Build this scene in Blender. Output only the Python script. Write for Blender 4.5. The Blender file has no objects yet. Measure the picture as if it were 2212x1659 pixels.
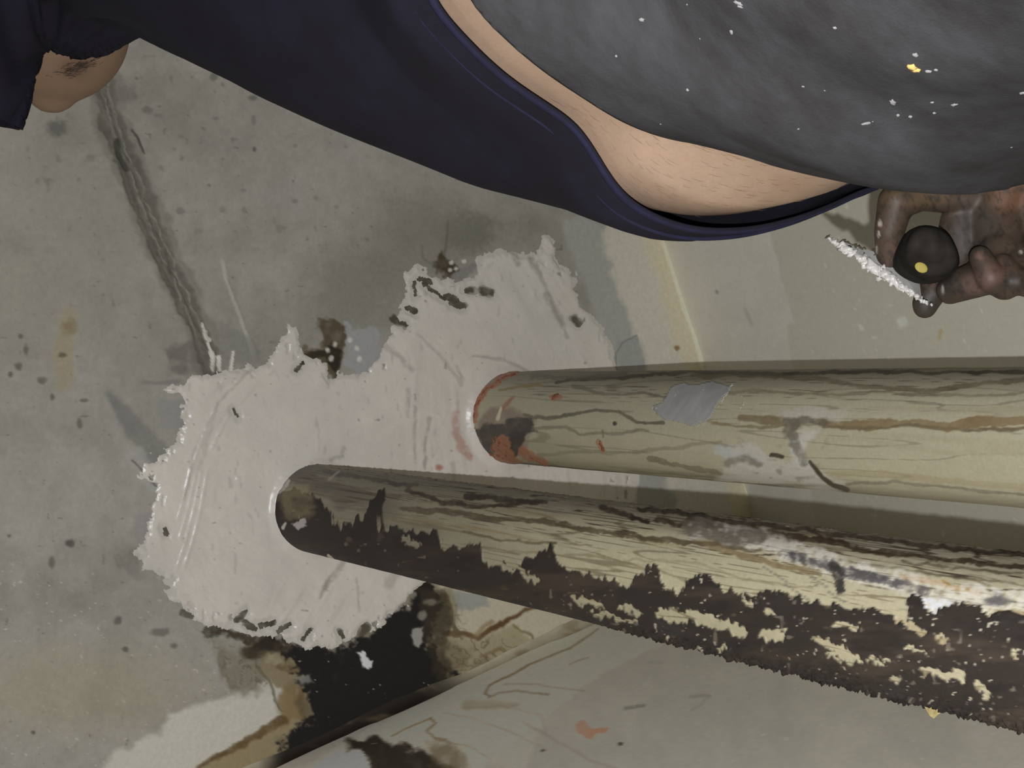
import bpy, bmesh, math, random
import numpy as np
from mathutils import Vector, Matrix
from mathutils.bvhtree import BVHTree

# ------------------------------------------------------------------ camera, world, light
S = bpy.context.scene
COL = S.collection
W, H, FP = 2212.0, 1659.0, 3440.0
zc = np.array([-2026.0, 30.0, 3440.0]); zc /= np.linalg.norm(zc)      # world up seen from the camera (right, up, forward)
yc = np.array([0, 0, 1.0]) - zc[2] * zc; yc /= np.linalg.norm(yc)
xc = np.cross(yc, zc)
# rows: world axes in camera coordinates (right, up, fwd is left-handed, so flip x if needed)
M = np.stack([xc, yc, zc])
if M[0, 1] < 0: M[0] *= -1
R_, U_, F_ = M[:, 0], M[:, 1], M[:, 2]                                   # world vectors
cam_d = bpy.data.cameras.new('camera'); cam = bpy.data.objects.new('camera', cam_d); COL.objects.link(cam)
cam_d.sensor_width = 36.0; cam_d.lens = FP / W * 36.0; cam_d.clip_start = 0.01
cam.matrix_world = Matrix(((R_[0], U_[0], -F_[0], 0), (R_[1], U_[1], -F_[1], 0), (R_[2], U_[2], -F_[2], 0), (0, 0, 0, 1)))
S.camera = cam
wd = bpy.data.worlds.new('world'); S.world = wd; wd.use_nodes = True
wd.node_tree.nodes['Background'].inputs[0].default_value = (0.9, 0.95, 1.0, 1)
wd.node_tree.nodes['Background'].inputs[1].default_value = 0.01
LOFF = 0.041
def spot(name, loc, power, size, blend, rad, col):
    l = bpy.data.lights.new(name, 'SPOT'); l.energy = power; l.spot_size = size; l.spot_blend = blend
    l.shadow_soft_size = rad; l.color = col
    o = bpy.data.objects.new(name, l); COL.objects.link(o)
    o.matrix_world = cam.matrix_world.copy(); o.location = loc
    return o
spot('phone_torch', Vector(-U_ * LOFF + R_ * 0.01), 51.0, math.radians(110), 1.0, 0.004, (0.975, 0.985, 1.02))
bl = bpy.data.lights.new('ambient_fill', 'POINT'); bl.energy = 5.5; bl.shadow_soft_size = 0.15; bl.color = (0.99, 0.98, 0.98)  # added fill to lift the walls and shadows, no visible lamp
bo = bpy.data.objects.new('ambient_fill', bl); COL.objects.link(bo); bo.location = (0.05, -0.85, 0.45)
S.view_settings.view_transform = 'Standard'; S.view_settings.look = 'None'
S.view_settings.gamma = 1.0; S.view_settings.use_curve_mapping = False
S.view_settings.exposure = 0.0
KAL = 2.15          # photograph brightness -> albedo, one value for every painted surface

# ------------------------------------------------------------------ maths
HC = 1.857         # ceiling above the camera
FLOOR = -0.20
rng = np.random.RandomState(7)
TAB = rng.rand(512, 512).astype(np.float32)
def vnoise(x, y, seed=0):
    x = np.asarray(x, np.float64) + seed * 37.17; y = np.asarray(y, np.float64) + seed * 91.73
    xi = np.floor(x); yi = np.floor(y); fx = x - xi; fy = y - yi
    fx = fx * fx * (3 - 2 * fx); fy = fy * fy * (3 - 2 * fy)
    xi = xi.astype(np.int64); yi = yi.astype(np.int64)
    a = TAB[xi & 511, yi & 511]; b = TAB[(xi + 1) & 511, yi & 511]
    c = TAB[xi & 511, (yi + 1) & 511]; d = TAB[(xi + 1) & 511, (yi + 1) & 511]
    return (a * (1 - fx) + b * fx) * (1 - fy) + (c * (1 - fx) + d * fx) * fy
def fbm(x, y, o=4, seed=0):
    s = 0; a = 0.5; t = 0
    for i in range(o):
        s = s + a * vnoise(x * 2 ** i, y * 2 ** i, seed + i * 3); t += a; a *= 0.5
    return s / t * 2 - 1                                   # -1..1
def sst(a, b, x):
    t = np.clip((x - a) / (b - a), 0, 1); return t * t * (3 - 2 * t)
def polyline(px, py, pts):
    d = np.full(px.shape, 1e9); tt = np.zeros(px.shape); n = len(pts) - 1
    for i in range(n):
        ax, ay = pts[i]; bx, by = pts[i + 1]; vx, vy = bx - ax, by - ay; L = vx * vx + vy * vy + 1e-9
        t = np.clip(((px - ax) * vx + (py - ay) * vy) / L, 0, 1)
        q = np.hypot(px - ax - t * vx, py - ay - t * vy); m = q < d
        d = np.where(m, q, d); tt = np.where(m, (i + t) / n, tt)
    return d, tt
def polysd(px, py, poly):
    d, _ = polyline(px, py, poly + [poly[0]]); ins = np.zeros(px.shape, bool); n = len(poly)
    for i in range(n):
        x1, y1 = poly[i]; x2, y2 = poly[(i + 1) % n]
        c = (y1 > py) != (y2 > py)
        ins ^= c & (px < (x2 - x1) * (py - y1) / ((y2 - y1) if y2 != y1 else 1e-9) + x1)
    return np.where(ins, -d, d)
def boxsel(px, py, pts, m):
    a = np.array(pts); return np.where((px > a[:, 0].min() - m) & (px < a[:, 0].max() + m) & (py > a[:, 1].min() - m) & (py < a[:, 1].max() + m))[0]
def ray(px, py, d):
    a = (px - W / 2) / FP; b = (H / 2 - py) / FP
    return d * (a * R_ + b * U_ + F_)
def onz(px, py, z):
    v = ray(px, py, 1.0); return v * (z / v[2])
def proj(P):
    f = P @ F_; f = np.where(np.abs(f) < 1e-3, 1e-3, f)
    x = W / 2 + FP * (P @ R_) / f; y = H / 2 - FP * (P @ U_) / f
    bad = f < 0.02
    return np.where(bad, -9000.0, x), np.where(bad, -9000.0, y)
def lin(c):
    c = np.asarray(c, float) / 255.0
    return np.where(c <= 0.04045, c / 12.92, ((c + 0.055) / 1.055) ** 2.4)

class Paint:
    """colour layer on surface points; px, py are drawing coordinates on that surface"""
    def __init__(s, px, py, base, rough=0.7):
        s.x, s.y = px, py; s.c = np.tile(np.array(base, float), (px.size, 1)); s.h = np.zeros(px.size); s.r = np.full(px.size, rough)
    def mix(s, m, col, h=0.0, r=None, idx=None):
        idx = slice(None) if idx is None else idx
        m1 = np.clip(m, 0, 1)[:, None]
        s.c[idx] = s.c[idx] * (1 - m1) + np.array(col, float) * m1
        if h: s.h[idx] += h * m1[:, 0]
        if r is not None: s.r[idx] = s.r[idx] * (1 - m1[:, 0]) + r * m1[:, 0]
    def poly(s, pts, col, soft=3, warp=8, ws=0.03, a=1.0, h=0.0, r=None, tex=0.0, seed=0, fine=3.0):
        i = boxsel(s.x, s.y, pts, soft + warp * 2 + 6)
        if i.size == 0: return
        x, y = s.x[i], s.y[i]
        wx = fbm(x * ws, y * ws, 5, seed + 1) * warp * 1.9 + fbm(x * 0.16, y * 0.16, 2, seed + 5) * fine
        wy = fbm(x * ws, y * ws, 5, seed + 2) * warp * 1.9 + fbm(x * 0.16, y * 0.16, 2, seed + 6) * fine
        m = sst(soft, -soft, polysd(x + wx, y + wy, pts)) * a
        if tex: m = m * np.clip(1 - tex + tex * 1.6 * (fbm(x * 0.05, y * 0.05, 4, seed + 9) + 0.6), 0, 1)
        s.mix(m, col, h, r, i)
    def line(s, pts, w0, w1, col, soft=2.0, a=1.0, warp=3.0, ws=0.03, h=0.0, r=None, fade=0.0, tex=0.0, seed=0):
        i = boxsel(s.x, s.y, pts, max(w0, w1) + soft + warp * 2 + 4)
        if i.size == 0: return
        x, y = s.x[i], s.y[i]
        d, t = polyline(x + fbm(x * ws, y * ws, 3, seed + 1) * warp, y + fbm(x * ws, y * ws, 3, seed + 2) * warp, pts)
        w = (w0 + (w1 - w0) * t) * (1 + 0.55 * fbm(x * 0.025, y * 0.025, 3, seed + 3))
        m = sst(w + soft, w - soft * 0.5, d + 0.35 * min(w0, 6) * fbm(x * 0.15, y * 0.15, 2, seed + 4)) * a * (1 + 0.25 * fbm(x * 0.02, y * 0.02, 2, seed + 7))
        if fade: m = m * sst(0, fade, t) * sst(1, 1 - fade, t)
        if tex: m = m * np.clip(1 - tex + tex * 1.8 * (fbm(x * 0.09, y * 0.09, 3, seed + 9) + 0.5), 0, 1)
        s.mix(m, col, h, r, i)
    def spot(s, cx, cy, rx, ry, col, a=1.0, soft=0.5, seed=0, h=0.0, r=None):
        i = boxsel(s.x, s.y, [(cx - rx, cy - ry), (cx + rx, cy + ry)], max(rx, ry) * 0.8 + 3)
        if i.size == 0: return
        x, y = s.x[i], s.y[i]
        q = np.hypot((x - cx) / rx, (y - cy) / ry) + fbm(x * 0.12, y * 0.12, 3, seed) * 0.45
        s.mix(sst(1 + soft, 1 - soft, q) * a, col, h, r, i)

# ------------------------------------------------------------------ materials
def new_mat(name):
    m = bpy.data.materials.new(name); m.use_nodes = True; nt = m.node_tree
    return m, nt, nt.nodes['Principled BSDF']
def painted(name, nscale=180.0, namt=0.10, bump=0.12, bdist=0.0006, spec=0.4, coat=0.0):
    m, nt, b = new_mat(name); N = nt.nodes; L = nt.links
    at = N.new('ShaderNodeAttribute'); at.attribute_name = 'paint'
    tc = N.new('ShaderNodeTexCoord')
    no = N.new('ShaderNodeTexNoise'); no.inputs['Scale'].default_value = nscale; no.inputs['Detail'].default_value = 5; no.inputs['Roughness'].default_value = 0.7
    L.new(tc.outputs['Object'], no.inputs['Vector'])
    mr = N.new('ShaderNodeMapRange'); mr.inputs[1].default_value = 0.25; mr.inputs[2].default_value = 0.75
    mr.inputs[3].default_value = 1 - namt; mr.inputs[4].default_value = 1 + namt
    L.new(no.outputs[0], mr.inputs[0])
    mx = N.new('ShaderNodeVectorMath'); mx.operation = 'MULTIPLY'
    L.new(at.outputs['Color'], mx.inputs[0]); L.new(mr.outputs[0], mx.inputs[1]); L.new(mx.outputs[0], b.inputs['Base Color'])
    L.new(at.outputs['Alpha'], b.inputs['Roughness'])
    bp = N.new('ShaderNodeBump'); bp.inputs['Strength'].default_value = bump * 3; bp.inputs['Distance'].default_value = bdist
    L.new(no.outputs[0], bp.inputs['Height']); L.new(bp.outputs[0], b.inputs['Normal'])
    b.inputs['Specular IOR Level'].default_value = spec; b.inputs['Coat Weight'].default_value = coat
    return m
def fabric(name, c1, c2, scale=30.0, stretch=(1, 1, 1), rough=0.9, bump=0.3, weave=900.0, sheen=0.1):
    m, nt, b = new_mat(name); N = nt.nodes; L = nt.links
    tc = N.new('ShaderNodeTexCoord'); mp = N.new('ShaderNodeMapping'); mp.inputs['Scale'].default_value = stretch
    L.new(tc.outputs['Object'], mp.inputs[0])
    n1 = N.new('ShaderNodeTexNoise'); n1.inputs['Scale'].default_value = scale; n1.inputs['Detail'].default_value = 6; n1.inputs['Roughness'].default_value = 0.65
    L.new(mp.outputs[0], n1.inputs['Vector'])
    cr = N.new('ShaderNodeValToRGB'); cr.color_ramp.elements[0].position = 0.32; cr.color_ramp.elements[1].position = 0.72
    cr.color_ramp.elements[0].color = (*lin(c1), 1); cr.color_ramp.elements[1].color = (*lin(c2), 1)
    L.new(n1.outputs[0], cr.inputs[0]); L.new(cr.outputs[0], b.inputs['Base Color'])
    n2 = N.new('ShaderNodeTexNoise'); n2.inputs['Scale'].default_value = weave; L.new(tc.outputs['Object'], n2.inputs['Vector'])
    bp = N.new('ShaderNodeBump'); bp.inputs['Strength'].default_value = bump; bp.inputs['Distance'].default_value = 0.0006
    L.new(n2.outputs[0], bp.inputs['Height']); L.new(bp.outputs[0], b.inputs['Normal'])
    b.inputs['Roughness'].default_value = rough; b.inputs['Sheen Weight'].default_value = sheen
    b.inputs['Specular IOR Level'].default_value = 0.2
    return m
def plain(name, c, rough=0.5, metal=0.0, var=0.15, scale=60.0, spec=0.5, alpha=1.0, bump=0.2):
    m, nt, b = new_mat(name); N = nt.nodes; L = nt.links
    tc = N.new('ShaderNodeTexCoord'); n1 = N.new('ShaderNodeTexNoise'); n1.inputs['Scale'].default_value = scale; n1.inputs['Detail'].default_value = 5
    L.new(tc.outputs['Object'], n1.inputs['Vector'])
    mr = N.new('ShaderNodeMapRange'); mr.inputs[1].default_value = 0.3; mr.inputs[2].default_value = 0.7; mr.inputs[3].default_value = 1 - var; mr.inputs[4].default_value = 1 + var
    L.new(n1.outputs[0], mr.inputs[0])
    mx = N.new('ShaderNodeVectorMath'); mx.operation = 'MULTIPLY'; mx.inputs[0].default_value = lin(c)
    L.new(mr.outputs[0], mx.inputs[1]); L.new(mx.outputs[0], b.inputs['Base Color'])
    bp = N.new('ShaderNodeBump'); bp.inputs['Strength'].default_value = bump; bp.inputs['Distance'].default_value = 0.0005
    L.new(n1.outputs[0], bp.inputs['Height']); L.new(bp.outputs[0], b.inputs['Normal'])
    b.inputs['Roughness'].default_value = rough; b.inputs['Metallic'].default_value = metal; b.inputs['Specular IOR Level'].default_value = spec
    b.inputs['Alpha'].default_value = alpha
    return m
M_CEIL = painted('bare_concrete', 160, 0.10, 0.10, 0.0006, 0.25)
M_WALL = painted('skimmed_wall', 140, 0.06, 0.06, 0.0004, 0.25)
M_SEAL = painted('white_sealant', 320, 0.04, 0.10, 0.0004, 0.5)
M_PIPE = painted('weathered_pipe_plastic', 260, 0.10, 0.10, 0.0004, 0.45)
M_SKIN = painted('skin', 420, 0.07, 0.10, 0.0003, 0.35)

# ------------------------------------------------------------------ mesh helpers
def quads_obj(name, P, nu, nv, mat, paint=None, keep=None, parent=None, closed=False, kal=None, smooth=True, flip=False):
    """P: (nu*nv,3) grid, u-major rows; optional mask of vertices to keep; closed wraps v"""
    idx = np.arange(nu * nv).reshape(nu, nv)
    if closed: idx = np.concatenate([idx, idx[:, :1]], 1)
    a, b, c, d = idx[:-1, :-1].ravel(), idx[1:, :-1].ravel(), idx[1:, 1:].ravel(), idx[:-1, 1:].ravel()
    F = np.stack([a, b, c, d] if not flip else [a, d, c, b], 1)
    if keep is not None:
        F = F[keep[F].all(1)]
        used = np.zeros(len(P), bool); used[F] = True; remap = np.cumsum(used) - 1
        F = remap[F]; P = P[used]
    else: used = slice(None)
    me = bpy.data.meshes.new(name)
    me.vertices.add(len(P)); me.vertices.foreach_set('co', P.astype(np.float32).ravel())
    me.loops.add(F.size); me.loops.foreach_set('vertex_index', F.astype(np.int32).ravel())
    me.polygons.add(len(F)); me.polygons.foreach_set('loop_start', np.arange(0, F.size, 4, dtype=np.int32))
    me.update(calc_edges=True)
    if smooth: me.polygons.foreach_set('use_smooth', np.ones(len(F), bool))
    if paint is not None:
        setpaint(me, paint.c[used], paint.r[used], kal)
    me.materials.append(mat)
    o = bpy.data.objects.new(name, me); COL.objects.link(o)
    if parent: o.parent = parent
    return o
def setpaint(me, c, r, kal=None):
    gr = c.mean(1, keepdims=True); c = gr + (c - gr) * 0.84
    at = me.color_attributes.new('paint', 'FLOAT_COLOR', 'POINT')
    rgb = np.clip(lin(np.clip(c, 0, 255)) * (KAL if kal is None else kal), 0, 0.95)
    at.data.foreach_set('color', np.concatenate([rgb, r[:, None]], 1).astype(np.float32).ravel())
def obj(name, bm, mat, parent=None, smooth=True):
    me = bpy.data.meshes.new(name); bmesh.ops.recalc_face_normals(bm, faces=bm.faces); bm.to_mesh(me); bm.free()
    if smooth: me.polygons.foreach_set('use_smooth', [True] * len(me.polygons))
    me.materials.append(mat); o = bpy.data.objects.new(name, me); COL.objects.link(o)
    if parent: o.parent = parent
    return o
def empty(name, loc, label, cat, group=None):
    o = bpy.data.objects.new(name, None); COL.objects.link(o); o.location = loc; o['label'] = label; o['category'] = cat
    o.empty_display_size = 0.05
    if group: o['group'] = group
    return o
def reparent(o, root):
    o.parent = root; o.matrix_parent_inverse = Matrix.Translation(root.location).inverted()
def tag(o, label, cat, group=None):
    o['label'] = label; o['category'] = cat
    if group: o['group'] = group
def ring_add(bm, c, ax, r, n=24, ph=0):
    ax = Vector(ax).normalized(); t = ax.orthogonal().normalized(); b = ax.cross(t)
    return [bm.verts.new(Vector(c) + (t * math.cos(2 * math.pi * i / n + ph) + b * math.sin(2 * math.pi * i / n + ph)) * r) for i in range(n)]
def bridge(bm, A, B):
    n = len(A)
    for i in range(n): bm.faces.new((A[i], A[(i + 1) % n], B[(i + 1) % n], B[i]))
def cone(bm, p0, r0, p1, r1, n=20, sph=True):
    p0, p1 = Vector(p0), Vector(p1)
    ax = (p1 - p0).normalized(); t = ax.orthogonal().normalized(); b = ax.cross(t); prev = None
    prof = [(p0, -math.sin(a) * r0, math.cos(a) * r0) for a in (1.35, 1.0, 0.65, 0.3, 0.0)] + [(p1, math.sin(a) * r1, math.cos(a) * r1) for a in (0.0, 0.3, 0.65, 1.0, 1.35)]
    first = None
    for c, h, rr in prof:
        rg = [bm.verts.new(c + ax * h + (t * math.cos(2 * math.pi * i / n) + b * math.sin(2 * math.pi * i / n)) * rr) for i in range(n)]
        if prev: bridge(bm, prev, rg)
        else: first = rg
        prev = rg
    bm.faces.new(first[::-1]); bm.faces.new(prev)
def chain(bm, pts, n=20):
    for i in range(len(pts) - 1): cone(bm, pts[i][0], pts[i][1], pts[i + 1][0], pts[i + 1][1], n)
def remesh(bm, voxel, smooth_it=4, fac=0.5):
    bmesh.ops.recalc_face_normals(bm, faces=bm.faces)
    me = bpy.data.meshes.new('work'); bm.to_mesh(me); bm.free()
    o = bpy.data.objects.new('work', me); COL.objects.link(o)
    md = o.modifiers.new('r', 'REMESH'); md.mode = 'VOXEL'; md.voxel_size = voxel; md.adaptivity = 0.0
    if smooth_it:
        ms = o.modifiers.new('s', 'SMOOTH'); ms.factor = fac; ms.iterations = smooth_it
    dg = bpy.context.evaluated_depsgraph_get(); dg.update()
    res = bpy.data.meshes.new_from_object(o.evaluated_get(dg))
    bpy.data.objects.remove(o); bpy.data.meshes.remove(me)
    return res
def vco(me):
    a = np.zeros(len(me.vertices) * 3, np.float32); me.vertices.foreach_get('co', a); return a.reshape(-1, 3).astype(float)
def link_mesh(name, me, mat, parent=None):
    me.name = name; me.materials.clear(); me.materials.append(mat)
    me.polygons.foreach_set('use_smooth', [True] * len(me.polygons))
    o = bpy.data.objects.new(name, me); COL.objects.link(o)
    if parent: reparent(o, parent)
    return o

# ------------------------------------------------------------------ setting: ceiling
SEAL = [(352, 842), (400, 815), (470, 803), (560, 797), (598, 762), (625, 708), (648, 722), (640, 765), (690, 780), (712, 815), (738, 800),
        (790, 800), (822, 775), (828, 722), (862, 690), (882, 640), (872, 592), (905, 572), (955, 604), (992, 610), (1012, 590), (1040, 556),
        (1080, 522), (1112, 535), (1158, 548), (1168, 506), (1190, 508), (1192, 556), (1232, 580), (1256, 615), (1262, 660), (1290, 705),
        (1318, 755), (1325, 810), (1360, 900), (1385, 1010), (1370, 1080), (1290, 1130), (1150, 1190), (1010, 1240), (905, 1268), (888, 1298), (858, 1332),
        (830, 1352), (780, 1376), (735, 1386), (690, 1402), (640, 1388), (600, 1376), (545, 1372), (500, 1352), (440, 1345), (398, 1318), (370, 1288), (352, 1240),
        (306, 1232), (298, 1178), (312, 1120), (332, 1078), (300, 1036), (330, 985), (375, 945), (404, 900), (384, 868)]
BLACK = [(560, 1378), (610, 1382), (690, 1398), (760, 1388), (830, 1352), (880, 1305), (905, 1262), (950, 1262), (952, 1310), (935, 1345), (932, 1385), (965, 1440),
         (975, 1472), (935, 1500), (900, 1535), (850, 1575), (790, 1625), (780, 1650), (640, 1680), (595, 1665), (620, 1640), (608, 1590), (662, 1560), (668, 1515), (650, 1478), (640, 1430), (600, 1405), (545, 1400)]
HOLES = (([(905, 602), (930, 610)], 5), ([(912, 612), (920, 618), (960, 645)], 3.5), ([(962, 640), (985, 648)], 7), ([(975, 652), (1000, 662)], 7), ([(1042, 628), (1062, 632)], 6), ([(1006, 627), (1020, 627)], 4),
             ([(895, 612), (897, 640)], 4), ([(880, 665), (895, 672)], 7), ([(850, 690), (875, 700)], 5), ([(505, 885), (512, 900)], 4), ([(1240, 690), (1250, 700)], 4),
             ([(530, 1345), (550, 1358)], 5), ([(560, 1352), (590, 1345)], 6), ([(600, 1362), (625, 1350)], 5), ([(512, 1340), (530, 1320)], 4), ([(655, 1382), (670, 1360)], 4), ([(450, 1362), (465, 1362)], 9),
             ([(780, 1370), (790, 1355)], 6), ([(395, 1325), (412, 1330)], 6), ([(355, 1140), (358, 1152)], 5), ([(640, 800), (655, 785)], 4), ([(735, 1365), (742, 1378)], 5))
def seal_sd(x, y):
    ang = np.arctan2(y - 1080, x - 720)
    rr = np.hypot(y - 1080, x - 720)
    br = fbm(ang * 16, rr * 0.008, 4, 11) * 11 * (0.6 + 0.8 * (fbm(x * 0.01, y * 0.01, 2, 15) + 0.3)) + fbm(x * 0.03, y * 0.03, 5, 14) * 22 + fbm(x * 0.13, y * 0.13, 3, 19) * 5
    br = np.clip(br, -14, 26)
    return polysd(x, y, SEAL) + br
def paint_ceiling(x, y):
    p = Paint(x, y, (128, 124, 115), 0.75)
    f1 = fbm(x * 0.004, y * 0.004, 4, 1); f2 = fbm(x * 0.018, y * 0.018, 5, 2); f3 = fbm(x * 0.07, y * 0.07, 4, 3)
    p.c *= (1 + 0.07 * f1 + 0.06 * f2 + 0.035 * f3)[:, None]
    p.mix(sst(0.1, 0.7, fbm(x * 0.009, y * 0.009, 4, 21)) * 0.5, (108, 106, 96))
    p.mix(sst(0.15, 0.8, fbm(x * 0.007, y * 0.007, 4, 22)) * 0.4, (134, 134, 128))
    # small smudges
    sm = fbm(x * 0.045, y * 0.045, 2, 31); p.mix(sst(0.50, 0.75, sm) * sst(1000, 700, x) * sst(700, 380, y) * 0.5, (92, 90, 82))
    dot = fbm(x * 0.10, y * 0.10, 1, 33); p.mix(sst(0.86, 0.97, dot) * 0.6, (86, 84, 76))
    p.mix(sst(0.82, 0.93, fbm(x * 0.16, y * 0.16, 1, 35)) * sst(1150, 1280, y) * sst(620, 500, x) * 0.8, (165, 160, 148))
    # tan tints
    p.spot(150, 1490, 260, 90, (138, 130, 105), 0.55, 0.6, 3)
    p.spot(60, 520, 200, 260, (122, 118, 104), 0.4, 0.7, 4)
    p.poly([(660, 690), (700, 560), (860, 470), (1080, 440), (1180, 500), (1080, 520), (960, 600), (880, 660), (810, 720), (740, 730)], (101, 99, 88), 70, 20, a=0.6, seed=5)
    p.poly([(560, 640), (660, 700), (640, 780), (560, 790), (520, 740)], (112, 109, 99), 40, 14, a=0.5, seed=6)
    p.spot(1010, 500, 60, 40, (92, 91, 80), 0.6, 0.5, 8); p.spot(905, 470, 90, 60, (106, 104, 92), 0.5, 0.7, 9)
    # formwork joint trench
    tr = [(205, 120), (232, 215), (262, 320), (282, 360), (318, 460), (368, 575), (415, 680), (452, 770), (466, 805)]
    p.line(tr, 34, 30, (104, 101, 92), 10, 0.75, 8, 0.03, seed=7)
    p.line(tr, 24, 19, (84, 81, 72), 5, 0.9, 8, 0.04, h=0.0028, seed=7, tex=0.3)
    for k, off in enumerate((-13, -5, 3, 10)):
        p.line([(a + off, b) for a, b in tr], 1.6, 1.6, ((72, 69, 60), (118, 114, 104), (70, 67, 58), (122, 118, 108))[k], 1.5, 0.7, 9, 0.03, seed=70 + k, tex=0.7, h=(0.001, -0.0012, 0.001, -0.001)[k])
    p.line([(254, 305), (256, 330), (266, 352), (275, 365)], 6, 5, (55, 52, 45), 3, 0.9, 3, seed=12, h=0.002)
    p.line([(285, 280), (298, 300), (312, 330)], 4, 2, (60, 57, 50), 2, 0.8, 3, seed=13)
    p.line([(196, 190), (225, 240), (250, 300)], 4, 3, (100, 97, 88), 3, 0.7, 4, seed=14)
    p.spot(122, 278, 22, 16, (84, 82, 76), 0.8, 0.6, 15); p.spot(268, 205, 26, 18, (98, 96, 88), 0.7, 0.6, 16)
    p.line([(474, 545), (505, 650), (530, 715), (552, 775)], 3.0, 4.5, (146, 143, 133), 2, 0.8, 3, seed=17, h=-0.0008, fade=0.1)
    p.poly([(345, 750), (420, 735), (465, 790), (465, 815), (425, 812), (370, 800)], (88, 86, 78), 10, 14, a=0.75, seed=18, tex=0.6)
    p.poly([(480, 700), (540, 730), (570, 780), (500, 795), (475, 780)], (108, 106, 100), 8, 8, a=0.7, seed=19)
    for q in ([(438, 700), (445, 728), (452, 735)], [(450, 740), (460, 770), (462, 800)], [(472, 770), (476, 800)], [(505, 760), (500, 800)]):
        p.line(q, 3.2, 4.5, (172, 168, 158), 1.5, 0.95, 3, 0.06, seed=20, h=-0.001)
    # smears left of the sealant
    p.line([(235, 850), (262, 885), (295, 930), (340, 985), (395, 1060)], 5, 30, (104, 102, 97), 10, 0.85, 5, seed=24)
    p.line([(292, 826), (350, 827), (400, 823)], 4, 5, (106, 104, 98), 4, 0.8, 3, seed=25, fade=0.2)
    p.poly([(335, 870), (405, 860), (412, 880), (395, 930), (350, 935), (340, 900)], (118, 117, 112), 5, 10, a=0.9, seed=26)
    p.line([(290, 985), (330, 1040), (360, 1075)], 22, 14, (134, 132, 126), 10, 0.8, 4, seed=27, tex=0.4)
    p.line([(285, 995), (312, 1022), (335, 1048)], 2, 2, (84, 82, 78), 1.5, 0.8, 3, seed=28)
    p.poly([(240, 1200), (300, 1190), (315, 1230), (330, 1250), (300, 1250), (255, 1220)], (100, 98, 90), 6, 10, a=0.6, seed=29, tex=0.5)
    p.poly([(290, 1110), (325, 1110), (330, 1160), (305, 1180), (285, 1150)], (118, 115, 112), 6, 8, a=0.7, seed=30)
    p.poly([(280, 1240), (370, 1250), (420, 1310), (500, 1350), (520, 1400), (400, 1400), (330, 1330)], (124, 124, 114), 25, 12, a=0.6, seed=31)
    # brown drip
    p.line([(150, 678), (146, 700), (140, 760), (135, 830)], 15, 17, (132, 118, 88), 12, 0.6, 8, seed=34)
    p.spot(150, 705, 15, 16, (112, 98, 68), 0.7, 0.6, 35); p.spot(136, 767, 9, 5, (80, 72, 56), 0.8, 0.5, 36)
    for a, b, rx, ry, k in ((45, 726, 5, 5, .8), (56, 755, 6, 11, .7), (40, 791, 8, 8, .8), (90, 822, 10, 8, .7), (22, 808, 5, 6, .8), (113, 857, 5, 7, .8), (182, 865, 10, 4, .7),
                            (172, 915, 6, 12, .7), (152, 1173, 11, 9, 1), (112, 1215, 6, 12, .7), (72, 1582, 4, 4, 1), (255, 1340, 9, 9, .8), (270, 1402, 8, 6, .8), (375, 1395, 8, 7, .7),
                            (345, 1365, 24, 8, .6), (550, 323, 4, 5, .8), (390, 455, 10, 8, .4), (320, 238, 12, 8, .5), (462, 165, 9, 9, .6), (546, 212, 9, 6, .6), (20, 1158, 4, 4, .7)):
        p.spot(a, b, rx, ry, (78, 76, 70), k, 0.45, int(a + b))
    # light band near the back wall
    p.poly([(1212, 470), (1300, 470), (1340, 560), (1370, 690), (1410, 800), (1450, 1000), (1500, 1150), (1400, 1300), (1300, 1250), (1380, 1010), (1320, 800), (1270, 640), (1235, 560)], (137, 137, 130), 10, 8, a=0.9, seed=40)
    p.poly([(1300, 470), (1440, 470), (1780, 1420), (1500, 1250), (1432, 1000), (1395, 800), (1372, 720), (1345, 640), (1318, 560)], (166, 161, 146), 9, 9, seed=41, fine=1.5)
    A = [(1425, 470), (1440, 535), (1520, 780), (1660, 1180)]
    p.line([(a - 22, b) for a, b in A], 16, 18, (172, 163, 134), 16, 0.9, 3, seed=42)
    p.line([(a - 3, b) for a, b in A], 5, 5, (190, 184, 160), 3, 0.7, 1, seed=43)
    p.spot(1462, 752, 6, 5, (118, 96, 58), 0.9, 0.5, 44)
    p.poly([(1332, 735), (1375, 728), (1390, 780), (1388, 830), (1340, 830), (1330, 770)], (130, 131, 126), 3, 4, seed=45)
    p.line([(1375, 725), (1345, 740), (1330, 765), (1332, 800)], 1.2, 1.2, (100, 98, 92), 1.5, 0.7, 2, seed=46)
    # mould spots between the sealant lobes
    p.poly([(690, 700), (715, 690), (742, 705), (745, 740), (735, 780), (728, 812), (712, 820), (700, 790), (650, 780), (652, 760), (690, 745)], (72, 62, 44), 5, 12, a=0.95, seed=47, tex=0.35)
    p.poly([(700, 745), (740, 745), (738, 790), (725, 815), (705, 790)], (38, 34, 24), 4, 10, a=0.95, seed=48, tex=0.3)
    p.line([(655, 775), (680, 768), (715, 762)], 9, 6, (44, 40, 28), 4, 0.9, 6, seed=49, tex=0.4)
    p.poly([(745, 700), (815, 705), (825, 750), (860, 742), (852, 780), (820, 785), (805, 805), (780, 806), (760, 790), (745, 790), (742, 740)], (128, 128, 126), 3, 10, seed=50)
    for a, b in ((755, 735), (770, 752), (776, 775), (708, 757), (716, 775), (724, 745), (702, 790)): p.spot(a, b, 5, 6, (170, 167, 158), 0.9, 0.4, a)
    p.poly([(932, 562), (955, 545), (985, 575), (1030, 560), (1045, 565), (1025, 585), (1005, 602), (995, 612), (975, 605)], (112, 109, 104), 5, 9, seed=51)
    p.poly([(935, 562), (955, 548), (975, 570), (980, 590), (965, 602), (950, 585)], (60, 50, 34), 5, 9, a=0.95, seed=52, tex=0.3)
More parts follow.
